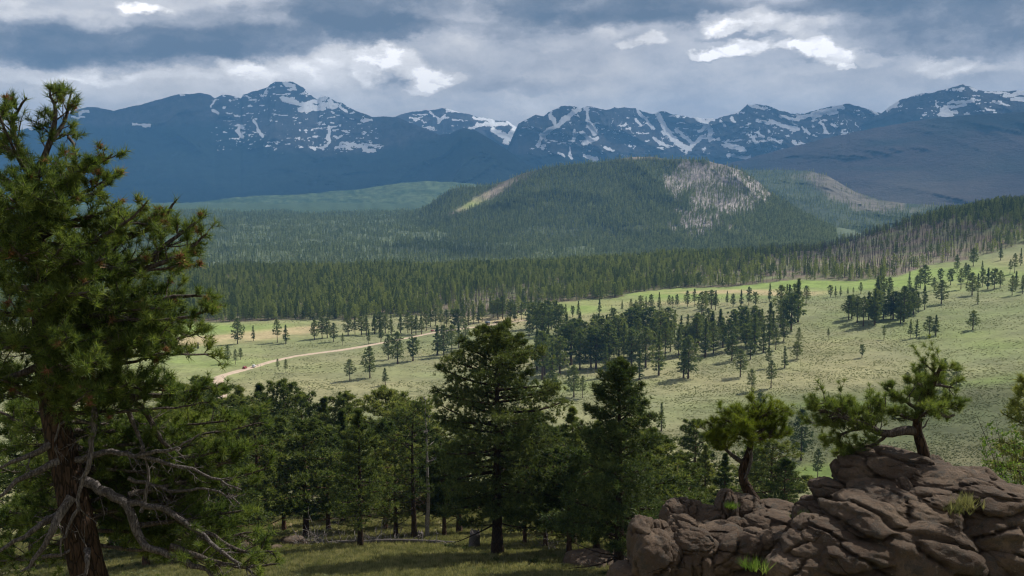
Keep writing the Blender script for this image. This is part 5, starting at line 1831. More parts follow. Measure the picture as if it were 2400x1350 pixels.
def build_knoll_pines():
    # leaning stunted pine on the top of the knoll
    y0 = 20.5
    b = P3(2165, 1072, y0)
    root = empty('pine_tree', b)
    tag(root, 'stunted leaning pine growing out of the highest rock with one long limb reaching left', 'pine tree')
    n = NearPine(57, y0)
    n.limb([(2168, 1078, 0), (2160, 1040, 0), (2145, 1010, 0), (2148, 985, 0), (2160, 950, 0), (2180, 910, 0), (2200, 870, 0), (2205, 850, 0)], .10, .02, leaf=.9, start=.55, twig=.5, den=9)
    main = n.limbs.pop()[0]
    me = main.mesh('trunk', M_BARK, True)
    me.transform(__import__('mathutils').Matrix.Translation(-Vector(b)))
    link_mesh('trunk', me, root)
    for pts, r0, st in [
        ([(2142, 1010, 0), (2110, 1008, -.1), (2085, 1020, -.1), (2060, 1015, -.1), (2030, 1000, -.1), (1990, 985, -.1), (1940, 975, 0), (1895, 960, 0)], .09, .3),
        ([(2030, 1000, -.1), (1990, 1010, .1), (1950, 1030, .1), (1935, 1045, .1)], .03, .2), ([(2080, 1015, 0), (2060, 1040, .1), (2000, 1055, .2), (1950, 1060, .2)], .03, .25), ([(1990, 985, -.1), (1960, 950, 0), (1930, 945, 0), (1900, 955, 0)], .03, .1),
        ([(2050, 1010, 0), (2010, 980, .2), (1990, 950, .3), (1975, 935, .3)], .03, .1), ([(2150, 985, 0), (2110, 975, .2), (2070, 955, .3), (2040, 945, .3)], .04, .15), ([(2155, 965, 0), (2120, 935, -.2), (2090, 920, -.2), (2075, 915, -.2)], .04, .15),
        ([(2165, 945, 0), (2200, 960, .1), (2225, 965, .1), (2235, 950, .1)], .04, .2), ([(2175, 920, 0), (2150, 895, .2), (2130, 890, .3)], .03, .1), ([(2185, 900, 0), (2215, 905, 0), (2235, 910, 0)], .03, .1),
        ([(2150, 980, 0), (2175, 965, -.6), (2190, 950, -.9)], .03, .2), ([(2160, 950, 0), (2150, 935, .6), (2150, 920, 1.0)], .03, .2), ([(2195, 880, 0), (2180, 862, 0), (2170, 855, 0)], .02, .1), ([(1960, 978, 0), (1940, 990, .1), (1915, 1000, .2)], .02, .1),
        ([(2060, 1015, 0), (2040, 990, .3), (2050, 965, .5), (2060, 950, .6)], .03, .2), ([(2200, 870, 0), (2215, 858, 0), (2210, 848, 0)], .02, .1)]:
        n.limb(pts, r0, leaf=1, start=st, twig=.56, den=15, jit=.05)
    n.limb([(2180, 950, .1), (2200, 975, 0), (2220, 978, 0), (2238, 976, 0)], .07, .015, dead=True, den=.5)
    n.limb([(2142, 1008, 0), (2165, 1005, 0), (2172, 990, 0), (2173, 980, 0)], .02, .006, dead=True, den=.5)
    n.finish(root, M_NEEDLE, K=40, bl=.13, bw=.008)
    # bright green pine on the left outcrop
    y0 = 23.0
    b = P3(1765, 1178, y0)
    root = empty('pine_tree', b)
    tag(root, 'stunted pine with yellow green crown and snaking trunk rooted in the left outcrop', 'pine tree')
    n = NearPine(59, y0)
    n.limb([(1772, 1180, 0), (1760, 1160, 0), (1742, 1130, 0), (1736, 1100, 0), (1742, 1085, 0), (1755, 1060, 0), (1755, 1040, 0), (1762, 1020, 0)], .10, .04, leaf=0, start=.9, twig=.3, den=.6)
    main = n.limbs.pop()[0]
    me = main.mesh('trunk', M_BARK, True)
    me.transform(__import__('mathutils').Matrix.Translation(-Vector(b)))
    link_mesh('trunk', me, root)
    n.o, n.a, n.l = [], [], []
    for pts, r0, st in [
        ([(1742, 1085, 0), (1720, 1070, 0), (1705, 1060, 0), (1695, 1045, 0), (1670, 1020, 0)], .05, .55), ([(1760, 1030, 0), (1730, 1010, .1), (1690, 1010, .2), (1655, 1020, .2)], .04, .3), ([(1762, 1020, 0), (1740, 990, 0), (1720, 970, 0), (1715, 955, 0)], .04, .2),
        ([(1762, 1020, 0), (1775, 985, 0), (1780, 965, 0), (1775, 945, 0)], .04, .2), ([(1765, 1020, 0), (1800, 1000, .1), (1830, 980, .1), (1850, 970, .1)], .04, .2), ([(1765, 1030, 0), (1800, 1025, -.1), (1835, 1015, -.1), (1850, 1010, -.1)], .04, .3),
        ([(1760, 1020, 0), (1750, 1000, -.7), (1740, 985, -1.0)], .03, .2), ([(1760, 1020, 0), (1780, 1000, .7), (1790, 985, 1.1)], .03, .2), ([(1740, 1000, 0), (1700, 985, .3), (1690, 975, .4)], .03, .2), ([(1775, 985, 0), (1800, 965, -.2), (1810, 958, -.3)], .03, .2), ([(1760, 1015, 0), (1745, 1015, -.6), (1720, 1020, -.8)], .03, .3)]:
        n.limb(pts, r0, leaf=1, start=st, twig=.58, den=17, jit=.04)
    n.limb([(1757, 1055, -.1), (1765, 1070, -.1), (1762, 1090, -.1), (1748, 1110, -.12), (1745, 1125, -.1)], .03, .02, dead=True, den=.5)
    n.limb([(1742, 1083, 0), (1735, 1078, -.1), (1718, 1073, -.1)], .02, .01, dead=True, den=1)
    n.finish(root, M_NEEDLE_B, K=40, bl=.135, bw=.0085)


build_knoll_pines()


# ------------------------------------------------------------------ rocks
_icos = {}


def ico(sub):
    if sub not in _icos:
        import bmesh
        bm = bmesh.new()
        bmesh.ops.create_icosphere(bm, subdivisions=sub, radius=1.0)
        _icos[sub] = (np.array([v.co[:] for v in bm.verts]), np.array([[v.index for v in f.verts] for f in bm.faces]))
        bm.free()
    return _icos[sub]


def boulder_mesh(seed, ax, sub=4, boxy=.5, cracks=7, rough=.10, rot=0.0, tilt=0.0):
    rng = np.random.default_rng(seed)
    v, f = ico(sub)
    v = v.copy()
    e = 1 - boxy * .45
    v = np.sign(v) * np.abs(v) ** e
    v /= np.linalg.norm(v, axis=1, keepdims=True) ** .55
    o = rng.uniform(0, 50, 3)
    n = fbm(v[:, 0] * 1.1 + o[0], v[:, 1] * 1.1 + o[1], v[:, 2] * 1.1 + o[2], 3, seed)
    n2 = fbm(v[:, 0] * 5 + o[0], v[:, 1] * 5, v[:, 2] * 7, 4, seed + 3, .6)
    pts = norm(rng.normal(size=(cracks + 3, 3)))
    wv = v + .22 * np.stack([fbm(v[:, 0] * 2 + k * 9, v[:, 1] * 2, v[:, 2] * 2, 3, seed + k) for k in range(3)], -1)
    d = np.linalg.norm(wv[:, None] - pts[None], axis=2)
    d.sort(axis=1)
    groove = np.exp(-((d[:, 1] - d[:, 0]) / .055) ** 2)
    n3 = ridged(v[:, 0] * 3 + v[:, 2] * 1.3 + o[0], v[:, 2] * 5 + v[:, 1] * 2 + o[1], 4, seed + 9) - .4
    s = 1 + .26 * n + rough * n2 * .5 - .26 * groove + .030 * n3
    # flat strata steps
    st = np.sin((v[:, 2] * 3.2 + .8 * n + seed) * 3.0)
    s -= .012 * np.clip(st - .6, 0, 1) * 2.5
    s += .035 * fbm(v[:, 0] * 14 + o[0], v[:, 1] * 14, v[:, 2] * 16, 3, seed + 11, .6)
    v = v * s[:, None] * np.array(ax)
    c, q = math.cos(tilt), math.sin(tilt)
    v = v @ np.array([[c, 0, q], [0, 1, 0], [-q, 0, c]])
    c, q = math.cos(rot), math.sin(rot)
    v = v @ np.array([[c, q, 0], [-q, c, 0], [0, 0, 1]])
    me = mesh_from('boulder', v, f, True)
    me.materials.append(M_ROCK)
    return me


def outcrop(name, label, rocks, base_px, seed0):
    b = P3(*base_px)
    root = empty(name, b)
    tag(root, label, 'rock outcrop')
    for i, (px, py, w, h, y, tilt, sub) in enumerate(rocks):
        sub = min(5, sub + 1)
        if seed0 == 1200:
            h *= 1.2
            y = max(y, 18.9 - max(0, py - 1200) / 170 * .9)
        elif seed0 == 1000:
            y = max(y, 19.7)
        k = y / F
        ax = (w * k / 2 * 1.12, (w + h) * k / 4 * 1.5, h * k / 2 * 1.2)
        me = boulder_mesh(seed0 + i, ax, sub, .45, 2 + int(w / 60), .10, 0.0, -math.radians(tilt))
        o = link_mesh('boulder', me, root)
        o.location = Vector(P3(px, py, y)) - Vector(b)
    return root


outcrop('rock_outcrop', 'jumbled brown granite boulders of the left outcrop with an upright egg-shaped stone', [
    (1503, 1272, 62, 118, 20.2, 5, 4), (1550, 1252, 48, 62, 20.4, -10, 4), (1597, 1182, 46, 30, 22.0, 0, 4), (1578, 1212, 60, 66, 21.6, 10, 4), (1622, 1206, 70, 56, 21.8, -8, 4), (1660, 1220, 76, 62, 21.6, -25, 4),
    (1596, 1246, 74, 62, 20.8, 5, 4), (1648, 1248, 80, 44, 21.0, -4, 4), (1700, 1196, 46, 84, 21.6, 6, 4), (1748, 1196, 68, 62, 21.8, -15, 4), (1728, 1180, 36, 40, 22.2, 0, 3), (1815, 1196, 96, 38, 22.6, -6, 4), (1780, 1212, 60, 30, 22.0, 0, 3),
    (1815, 1234, 130, 58, 21.0, 4, 4), (1722, 1232, 44, 36, 21.0, -10, 3), (1752, 1230, 34, 28, 20.9, 0, 3), (1690, 1252, 110, 42, 20.7, -5, 4), (1630, 1268, 92, 50, 19.8, 4, 4), (1532, 1312, 100, 120, 19.8, 5, 4), (1575, 1330, 110, 130, 19.9, 0, 4),
    (1640, 1318, 62, 110, 18.9, -22, 4), (1600, 1300, 40, 50, 19.3, 0, 3), (1662, 1284, 46, 36, 19.2, 0, 3), (1726, 1288, 110, 64, 19.3, -12, 4), (1700, 1312, 90, 60, 18.9, -28, 4), (1765, 1252, 46, 28, 20.0, -8, 3), (1796, 1272, 44, 46, 19.6, -15, 4), (1782, 1292, 60, 34, 19.2, 0, 3),
    (1836, 1282, 84, 56, 19.4, 12, 4), (1800, 1318, 110, 46, 18.8, 10, 4), (1740, 1345, 120, 60, 18.3, -6, 4), (1690, 1352, 90, 60, 18.4, 0, 4), (1480, 1352, 110, 60, 19.9, 0, 4), (1875, 1205, 50, 30, 22.2, 0, 3), (1868, 1240, 40, 44, 20.9, 10, 3),
], (1700, 1400, 20.0), 1000)
outcrop('rock_outcrop', 'high dark rock knoll of stacked rounded granite slabs with a flat ledge pointing right', [
    (2085, 1098, 210, 74, 20.6, 6, 5), (2010, 1122, 120, 80, 20.4, 28, 5), (1955, 1162, 110, 56, 20.2, 26, 4), (1915, 1186, 70, 40, 20.6, 22, 4), (2155, 1090, 90, 44, 20.9, -16, 4), (2190, 1106, 80, 40, 20.5, -10, 4),
    (2225, 1130, 200, 58, 19.8, -3, 5), (2160, 1128, 90, 56, 19.9, 10, 4), (2290, 1130, 80, 58, 19.9, -8, 4), (2060, 1165, 130, 72, 19.7, 8, 5), (2115, 1155, 46, 64, 19.6, 12, 4), (2150, 1158, 50, 44, 19.6, 0, 4), (2100, 1130, 60, 46, 19.9, 20, 4), (1990, 1180, 70, 50, 19.9, 10, 4),
    (2115, 1176, 40, 34, 19.4, 0, 3), (1925, 1216, 130, 60, 19.9, 6, 5),
], (2080, 1240, 20.2), 1100)
outcrop('rock_outcrop', 'long sunlit tilted granite slabs running along the bottom right corner in deep shade beneath', [
    (2130, 1192, 200, 52, 18.6, 12, 5), (2200, 1180, 120, 44, 18.8, 10, 4), (2060, 1228, 250, 84, 18.0, 16, 5), (1950, 1262, 170, 70, 18.4, 12, 5), (2200, 1230, 110, 90, 18.3, 4, 4), (1900, 1290, 130, 60, 18.4, 8, 4),
    (2020, 1296, 280, 90, 17.2, 8, 5), (1890, 1338, 170, 70, 17.4, 4, 5), (2350, 1158, 170, 40, 19.0, 7, 4), (2345, 1190, 190, 66, 18.2, 5, 5), (2330, 1240, 210, 80, 17.6, 0, 5), (2150, 1290, 280, 130, 17.6, 6, 5), (2370, 1300, 200, 90, 16.8, 4, 5), (2270, 1320, 180, 70, 16.6, 0, 5),
    (2090, 1350, 320, 80, 16.2, 2, 5), (2240, 1200, 60, 44, 18.6, 0, 3), (2420, 1215, 120, 90, 18.0, 0, 4), (2310, 1362, 220, 60, 15.8, 0, 4),
], (2150, 1420, 17.6), 1200)
_g = P3(1402, 1352, 66.0)
_b = link_mesh('boulder', boulder_mesh(1300, (2.5, 2.2, 1.1), 5, .2, 2, .05), None, (_g[0], _g[1], float(ground_z(_g[0], _g[1])) - .1))
tag(_b, 'smooth low dome of granite lying in grass left of the big outcrop', 'boulder')

# ------------------------------------------------------------------ grass, brush and dead wood on the near slope
def at_ground(px, r, dz=0.0):
    a, e = azel(px, 1250)
    x, y = math.sin(float(a)) * r, math.cos(float(a)) * r
    return x, y, float(ground_z(x, y)) + dz


def build_grass():
    rng = np.random.default_rng(88)
    kinds = []
    for i in range(4):
        N = 16
        o = np.concatenate([rng.normal(0, .16, (N, 2)), np.zeros((N, 1))], 1)
        v, f = tufts(o, np.array([[0, 0, 1.0]] * N) + rng.normal(0, .12, (N, 3)), 7, .27, .035, (3, 32), rng, along=.05, jl=.5)
        me = mesh_from('grass_kind', v, f, False)
        me.materials.append(M_GRASS)
        kinds.append(me)
    n = 60000
    r = 58 + (200 - 58) * rng.uniform(0, 1, n) ** 1.5
    a = rng.uniform(rad(-28.5), rad(18), n)
    x, y = np.sin(a) * r, np.cos(a) * r
    ok = rng.uniform(0, 1, n) < .75 + .9 * fbm(x / 5, y / 5, 0, 3, 19)
    x, y = x[ok], y[ok]
    m = len(x)
    gn_scatter('grass', kinds, np.stack([x, y, ground_z(x, y) - .02], -1), rng.uniform(0, 6, m), rng.uniform(.5, 1.5, m), rng.integers(0, 4, m), 'rough tufted grass under the pines on the near slope')
    # small ground shrubs between the tufts
    kinds = []
    for i in range(3):
        N = 40
        d = norm(rng.normal(size=(N, 3)))
        d[:, 2] = np.abs(d[:, 2]) * .7
        v, f = tufts(d * [.5, .5, .38] * rng.uniform(.5, 1, (N, 1)), d + [0, 0, .6], 9, .20, .05, (10, 70), rng)
        me = mesh_from('undergrowth_kind', v, f, False)
        me.materials.append(M_SAGE if i == 0 else M_NEEDLE_MID)
        kinds.append(me)
    n = 1500
    r = 60 + 130 * rng.uniform(0, 1, n)
    a = rng.uniform(rad(-28), rad(16), n)
    x, y = np.sin(a) * r, np.cos(a) * r
    ok = fbm(x / 14, y / 14, 0, 3, 29) > .0
    x, y = x[ok], y[ok]
    m = len(x)
    gn_scatter('undergrowth', kinds, np.stack([x, y, ground_z(x, y)], -1), rng.uniform(0, 6, m), rng.uniform(.4, 1.3, m), rng.integers(0, 3, m), 'low dark shrubs scattered through the grass under the pines')


build_grass()


def log_thing(px0, r0, px1, r1, rad_, label, stubs=8, seed=1, group='fallen logs on the grass slope', lift=.1):
    rng = np.random.default_rng(seed)
    a = np.array(at_ground(px0, r0)); b = np.array(at_ground(px1, r1))
    root = empty('fallen_log', a)
    tag(root, label, 'fallen log', group)
    n = 12
    q = np.linspace(0, 1, n)
    c = a + (b - a) * q[:, None]
    c[:, 2] = ground_z(c[:, 0], c[:, 1]) + rad_ * .7 + lift * np.sin(q * PI)
    c[:, :2] += rng.normal(0, .04, (n, 2))
    w = Buf().tube(c - a, rad_ * (1 - .45 * q) * (1 + rng.normal(0, .05, n)), 9)
    link_mesh('trunk', w.mesh('trunk', M_DEADLIMB, True), root)
    d = norm(b - a)
    for i in range(stubs):
        k = int(rng.integers(1, n - 1))
        e = norm(np.cross(d, [0, 0, 1]) * rng.uniform(-1, 1) + np.array([0, 0, rng.uniform(.3, 1.2)]) + d * rng.uniform(-.2, .7))
        L = rng.uniform(.4, 1.5)
        p = c[k] - a
        bb = Buf()
        path = np.array([p, p + e * L * .4, p + e * L * .75 + rng.normal(0, .1, 3), p + e * L + rng.normal(0, .15, 3)])
        bb.tube(path, [.05, .035, .02, .006], 5)
        for _ in range(2):
            f = norm(e + rng.normal(0, .7, 3)) * L * .4
            bb.tube(np.array([path[2], path[2] + f]), [.016, .004], 4)
        link_mesh('branch', bb.mesh('branch', M_DEADWOOD, True), root)
    return root


log_thing(840, 92, 1065, 86, .26, 'long grey fallen log lying from the slim pine towards the big trunk', 8, 1)
log_thing(770, 94, 905, 91, .22, 'bark-stripped log behind the slim straight pine', 12, 2)
log_thing(985, 89, 1072, 84, .10, 'thin pole resting on the end of the long grey log', 2, 3)
log_thing(735, 97, 800, 92, .16, 'short log half hidden in the brush pile', 9, 4)
log_thing(690, 100, 745, 104, .15, 'dark forked log at the left end of the brush pile', 8, 5)
log_thing(905, 91, 960, 96, .14, 'short curved log between the slim pine and the red trunk', 9, 6)


def brush(px, r, h, w, n, label, seed, upright=.6):
    rng = np.random.default_rng(seed)
    x, y, z = at_ground(px, r)
    root = empty('dead_brush', (x, y, z))
    tag(root, label, 'dead branches', 'heaps of dead branches on the near slope')
    for i in range(n):
        p = np.array([rng.uniform(-w, w), rng.uniform(-.8, .8), 0.0])
        d = norm(np.array([rng.normal(0, 1), rng.normal(0, .6), abs(rng.normal(upright, .5))]))
        L = h * rng.uniform(.5, 1.1)
        m = 6
        s_ = np.linspace(0, 1, m)[:, None]
        c = p + d * L * s_ + np.cumsum(rng.normal(0, .06 * L, (m, 3)), 0) * s_
        b = Buf().tube(c, np.linspace(.045, .008, m), 5)
        for _ in range(5):
            k = int(rng.integers(1, m))
            e = norm(d + rng.normal(0, .8, 3)) * L * rng.uniform(.2, .5)
            b.tube(np.array([c[k], c[k] + e * .5 + rng.normal(0, .04, 3), c[k] + e]), [.018, .011, .003], 4)
        link_mesh('branch', b.mesh('branch', M_DEADWOOD, True), root)


brush(722, 96, 2.6, 1.6, 22, 'tangle of bleached dead branches beside the boulders', 1)
brush(765, 95, 2.2, 1.4, 16, 'heap of dry sticks just left of the slim straight pine', 2)
brush(885, 93, 2.2, 1.3, 16, 'dry branch tangle just right of the slim straight pine', 3)
brush(1275, 80, 1.8, 1.2, 12, 'low dead twigs right of the thick trunk of the largest pine', 4, .3)
brush(1330, 76, 1.8, 1.6, 12, 'curving dead twigs in the grass beside the smooth low dome', 5, .2)


def slope_boulder(px, r, s, label, seed):
    x, y, z = at_ground(px, r)
    o = link_mesh('boulder', boulder_mesh(seed, (s, s * .8, s * .6), 3, .5, 3, .12), None, (x, y, z + s * .25))
    tag(o, label, 'boulder', 'boulders on the near slope')


slope_boulder(690, 99, 1.1, 'largest grey boulder left of the brush pile', 1401)
slope_boulder(705, 96, .8, 'rounded boulder in front of the largest one by the brush pile', 1402)
slope_boulder(673, 103, .8, 'boulder half behind the largest one by the brush pile', 1403)
slope_boulder(645, 92, .6, 'flat pinkish stone alone in the bare grass left of the brush pile', 1404)
slope_boulder(565, 100, 1.2, 'dark boulder under the left thicket of pines', 1405)
slope_boulder(580, 96, .9, 'grey boulder touching the dark one under the left thicket', 1406)


def stump(px, r, h, rr, label, seed, name='stump', mat=None):
    rng = np.random.default_rng(seed)
    x, y, z = at_ground(px, r)
    b = Buf()
    k = 14
    zz = np.array([-.3, 0, .15, .4, .75, 1.0]) * h
    an = np.arange(k) * 2 * PI / k
    rings = []
    for i, z_ in enumerate(zz):
        rad_ = rr * (1.35 if i < 2 else 1.0 + .1 * (1 - z_ / h)) * (1 + .08 * rng.normal(size=k))
        top = rng.uniform(-.16, .16, k) * h if i == 5 else 0
        rings.append(np.stack([np.cos(an) * rad_, np.sin(an) * rad_, z_ + top + 0 * an], -1))
    v = np.concatenate(rings + [np.array([[0, 0, h * .82]])])
    q = [[i * k + j, i * k + (j + 1) % k, (i + 1) * k + (j + 1) % k, (i + 1) * k + j] for i in range(5) for j in range(k)]
    t_ = [[5 * k + j, 5 * k + (j + 1) % k, 6 * k] for j in range(k)]
    b.add(v, tris=t_, quads=q)
    o = link_mesh(name, b.mesh(name, mat or M_DEADLIMB, False), None, (x, y, z))
    tag(o, label, name.replace('_', ' '))
    return o


stump(1112, 80, 1.6, .42, 'broken splintered stump left of the thick trunk of the largest pine', 1)
stump(985, 92, 1.0, .25, 'short rotten stump behind the long fallen log', 2)


def snag(px, top, r, label, seed, rr=.22, group=None):
    rng = np.random.default_rng(seed)
    a, e = azel(px, top)
    x, y = math.sin(a) * r, math.cos(a) * r
    z = float(ground_z(x, y))
    h = float(e) * r - z
    root = empty('dead_tree', (x, y, z))
    tag(root, label, 'dead tree', group)
    n = 10
    q = np.linspace(0, 1, n)
    c = np.stack([np.cumsum(rng.normal(0, .07, n)), np.cumsum(rng.normal(0, .07, n)), q * h], -1)
    link_mesh('trunk', Buf().tube(c, rr * (1 - q) + .03, 7).mesh('trunk', M_DEADWOOD, True), root)
    for i in range(16):
        t_ = rng.uniform(.45, .98)
        k = min(n - 1, int(t_ * n))
        g = rng.uniform(0, 6.28)
        L = rng.uniform(.6, 2.4) * (1.2 - t_)
        d = np.array([math.cos(g), math.sin(g), rng.uniform(-.1, .8)])
        p = c[k]
        b = Buf().tube(np.array([p, p + d * L * .5 + rng.normal(0, .1, 3), p + d * L + [0, 0, .2 * L]]), [.06, .04, .01], 5)
        for _ in range(3):
            b.tube(np.array([p + d * L * .5, p + d * L * .5 + norm(d + rng.normal(0, .7, 3)) * L * .4]), [.02, .005], 4)
        link_mesh('branch', b.mesh('branch', M_DEADWOOD, True), root)


snag(728, 908, 178, 'pale broken snag poking above the far row of hillside pines', 3)
snag(1000, 940, 97, 'bleached snag with curling bare limbs behind the dead-topped pine', 4, .2)
snag(1378, 868, 690, 'slim white dead aspen at the front of the big meadow grove', 5, .15)
snag(1392, 862, 700, 'leaning white dead aspen at the front of the big meadow grove', 6, .15)


# ------------------------------------------------------------------ leafy shrub at the right edge
def build_shrub():
    rng = np.random.default_rng(9)
    y0 = 24.0
    b = np.array(P3(2392, 1330, y0))
    root = empty('shrub', b)
    tag(root, 'leafy bright green shrub with pale catkins leaning in from the right edge above the rocks', 'shrub')
    ends = [(2290, 975), (2310, 1000), (2335, 990), (2350, 1030), (2300, 1050), (2330, 1060), (2315, 1110), (2345, 1090), (2370, 1010), (2390, 1050), (2400, 980), (2410, 1020), (2380, 1100), (2360, 1130), (2330, 1140), (2420, 1080), (2400, 1120), (2300, 1020), (2325, 1030), (2372, 1070)]
    leaves = []
    O, A = [], []
    for ex, ey in ends:
        e = P3(ex, ey, y0 + rng.uniform(-.8, .8))
        mid = (b + e) / 2 + rng.normal(0, .12, 3) + [0, 0, .15]
        c = smooth_path([b, mid, e], 12)
        bb = Buf().tube(c - b, np.linspace(.016, .004, 12), 5)
        for k in range(10):
            i = int(rng.integers(4, 12))
            d = norm(rng.normal(0, 1, 3) + [0, 0, .3]) * rng.uniform(.12, .4)
            bb.tube(np.array([c[i], c[i] + d]) - b, [.005, .002], 3)
            for m in range(4):
                O.append(c[i] + d * rng.uniform(.5, 1)); A.append(d)
        link_mesh('stem', bb.mesh('stem', M_LIMB, True), root)
    O, A = np.array(O), norm(np.array(A))
    # leaves: small folded quads
    N = len(O)
    K = 3
    d = norm(A[:, None] + rng.normal(0, .8, (N, K, 3)))
    sd = norm(np.cross(d, rng.normal(size=(N, K, 3))))
    L = rng.uniform(.05, .10, (N, K, 1))
    base = O[:, None] + rng.normal(0, .03, (N, K, 3))
    v = np.stack([base, base + d * L * .5 + sd * L * .28, base + d * L, base + d * L * .5 - sd * L * .28], 2).reshape(-1, 3)
    q = np.arange(N * K * 4).reshape(-1, 4)
    me = mesh_from('leaves', v - b, q, False)
    me.materials.append(M_SHRUB)
    lv = link_mesh('leaves', me, root)
    # catkins
    pick = rng.choice(N, 24, replace=False)
    cm = Buf().tube(np.array([[0, 0, 0], [0, .01, -.05], [0, 0, -.10]]), [.008, .012, .004], 6).mesh('catkin', simple_mat('catkin_cream', (.62, .62, .38), .8), True)
    for i in pick:
        link_mesh('catkin', cm, root, Vector(O[i] - b), (rng.uniform(-.4, .4), rng.uniform(-.4, .4), 0), rng.uniform(.8, 1.4))


build_shrub()


def grass_clump(px, py, y, s, label, seed, mat=None, n=30):
    rng = np.random.default_rng(seed)
    p = P3(px, py, y)
    o = np.concatenate([rng.normal(0, .10, (n, 2)), np.zeros((n, 1))], 1)
    v, f = tufts(o, np.array([[0, 0, 1.0]] * n) + rng.normal(0, .2, (n, 3)), 8, .22, .014, (3, 45), rng, along=.05, jl=.5)
    me = mesh_from('grass_clump', v * s, f, False)
    me.materials.append(mat or M_GRASS)
    tag(link_mesh('grass_clump', me, None, p), label, 'grass clump')


grass_clump(2262, 1188, 18.2, 1.3, 'tuft of grass growing in the joint between the long slabs', 1)
grass_clump(2240, 1200, 18.0, .9, 'smaller tuft below the one in the slab joint', 2)
grass_clump(1882, 1215, 19.6, .8, 'little green tuft in the crack at the foot of the knoll', 3, M_SHRUB)
grass_clump(1770, 1335, 16.9, 1.0, 'green leafy sprig low in the dark crack of the left outcrop', 4, M_SHRUB)
grass_clump(1715, 1190, 21.0, .7, 'thin weeds beside the egg-shaped boulder', 5, M_SHRUB)


# ------------------------------------------------------------------ vehicles, people, shelter out on the meadow
M_GLASS = simple_mat('dark_glass', (.02, .025, .03), .1, .6, 2, .1)
M_TYRE = simple_mat('tyre_rubber', (.02, .02, .02), .9, .1, 9, .2)
M_RIM = simple_mat('wheel_rim', (.45, .45, .46), .35, .5, 9, .1, .8)
M_LAMP_R = simple_mat('tail_lamp', (.45, .02, .02), .3, .5)
M_LAMP_W = simple_mat('head_lamp', (.75, .75, .72), .2, .6)


def prism(profile, w0, w1):
    """side profile (x,z) extruded across y with a narrower upper part"""
    b = Buf()
    p = np.array(profile, float)
    n = len(p)
    zmin, zmax = p[:, 1].min(), p[:, 1].max()
    hw = w0 + (w1 - w0) * np.clip((p[:, 1] - zmin) / (zmax - zmin), 0, 1) ** 2
    a = np.stack([p[:, 0], -hw, p[:, 1]], -1)
    c = np.stack([p[:, 0], hw, p[:, 1]], -1)
    ctr = p.mean(0)
    v = np.concatenate([a, c, [[ctr[0], -w0 * .98, ctr[1]], [ctr[0], w0 * .98, ctr[1]]]])
    q = [[i, (i + 1) % n, n + (i + 1) % n, n + i] for i in range(n)]
    t_ = [[2 * n, (i + 1) % n, i] for i in range(n)] + [[2 * n + 1, n + i, n + (i + 1) % n] for i in range(n)]
    b.add(v, tris=t_, quads=q)
    return b


def make_car(label, paint, x, y, z, rz, group, pickup=False, scale=1.0):
    root = empty('car', (x, y, z), rz)
    root.scale = (scale,) * 3
    tag(root, label, 'pickup truck' if pickup else 'car', group)
    if pickup:
        root.name = 'pickup_truck'
        body = [(-2.65, .45), (-2.7, .95), (-.95, 1.0), (1.1, 1.02), (2.45, .98), (2.65, .85), (2.65, .45)]
        cab = [(-.95, 1.0), (-.85, 1.75), (.35, 1.78), (1.05, 1.03)]
        win = [(-.80, 1.08), (-.72, 1.62), (.30, 1.66), (.82, 1.08)]
    else:
        body = [(-2.2, .42), (-2.25, .98), (-2.1, 1.02), (1.0, 1.02), (1.95, .92), (2.22, .75), (2.22, .42)]
        cab = [(-2.15, 1.0), (-1.85, 1.60), (-1.5, 1.66), (.25, 1.66), (1.05, 1.02)]
        win = [(-1.95, 1.08), (-1.75, 1.50), (.22, 1.54), (.82, 1.08)]
    link_mesh('body', prism(body, .90, .86).mesh('body', paint, False), root)
    link_mesh('cabin', prism(cab, .82, .66).mesh('cabin', paint, False), root)
    for s_ in (-1, 1):
        wb = Buf()
        v = np.array([[a, s_ * (.835 - .12 * (b - 1.08) / .5 + .012), b] for a, b in win])
        v = np.concatenate([v, v - [0, s_ * .03, 0]])
        wb.add(v, quads=[[0, 1, 2, 3], [7, 6, 5, 4], [0, 4, 5, 1], [1, 5, 6, 2], [2, 6, 7, 3], [3, 7, 4, 0]])
        link_mesh('side_window', wb.mesh('side_window', M_GLASS, False), root)
    fx = .75 if pickup else .70
    for xx, tilt in ((fx, -.9), ((-.93 if pickup else -2.03), .35)):
        g = Buf().box((0, 0, 0), (.03, 1.26, .50))
        o = link_mesh('windscreen' if tilt < 0 else 'rear_window', g.mesh('pane', M_GLASS, False), root, (xx, 0, 1.33), (0, tilt, 0))
    for sx in (-1, 1):
        for sy in (-1, 1):
            xx = sx * (1.65 if pickup else 1.35)
            w = link_mesh('wheel', Buf().tube(np.array([[xx, sy * .92, .36], [xx, sy * .915, .36], [xx, sy * .70, .36], [xx, sy * .695, .36]]), [.01, .36, .36, .01], 18).mesh('wheel', M_TYRE, False), root)
            link_mesh('rim', Buf().tube(np.array([[xx, sy * .94, .36], [xx, sy * .935, .36], [xx, sy * .90, .36]]), [.01, .21, .21], 12).mesh('rim', M_RIM, False), w)
    L = 2.66 if pickup else 2.22
    for sy in (-1, 1):
        link_mesh('headlight', Buf().box((L - .02, sy * .66, .76), (.08, .30, .14)).mesh('headlight', M_LAMP_W, False), root)
        link_mesh('tail_light', Buf().box((-L - .03, sy * .74, .82), (.06, .16, .22)).mesh('tail_light', M_LAMP_R, False), root)
    link_mesh('bumper', Buf().box((L + .02, 0, .47), (.12, 1.66, .16)).mesh('bumper', M_RIM, False), root)
    return root


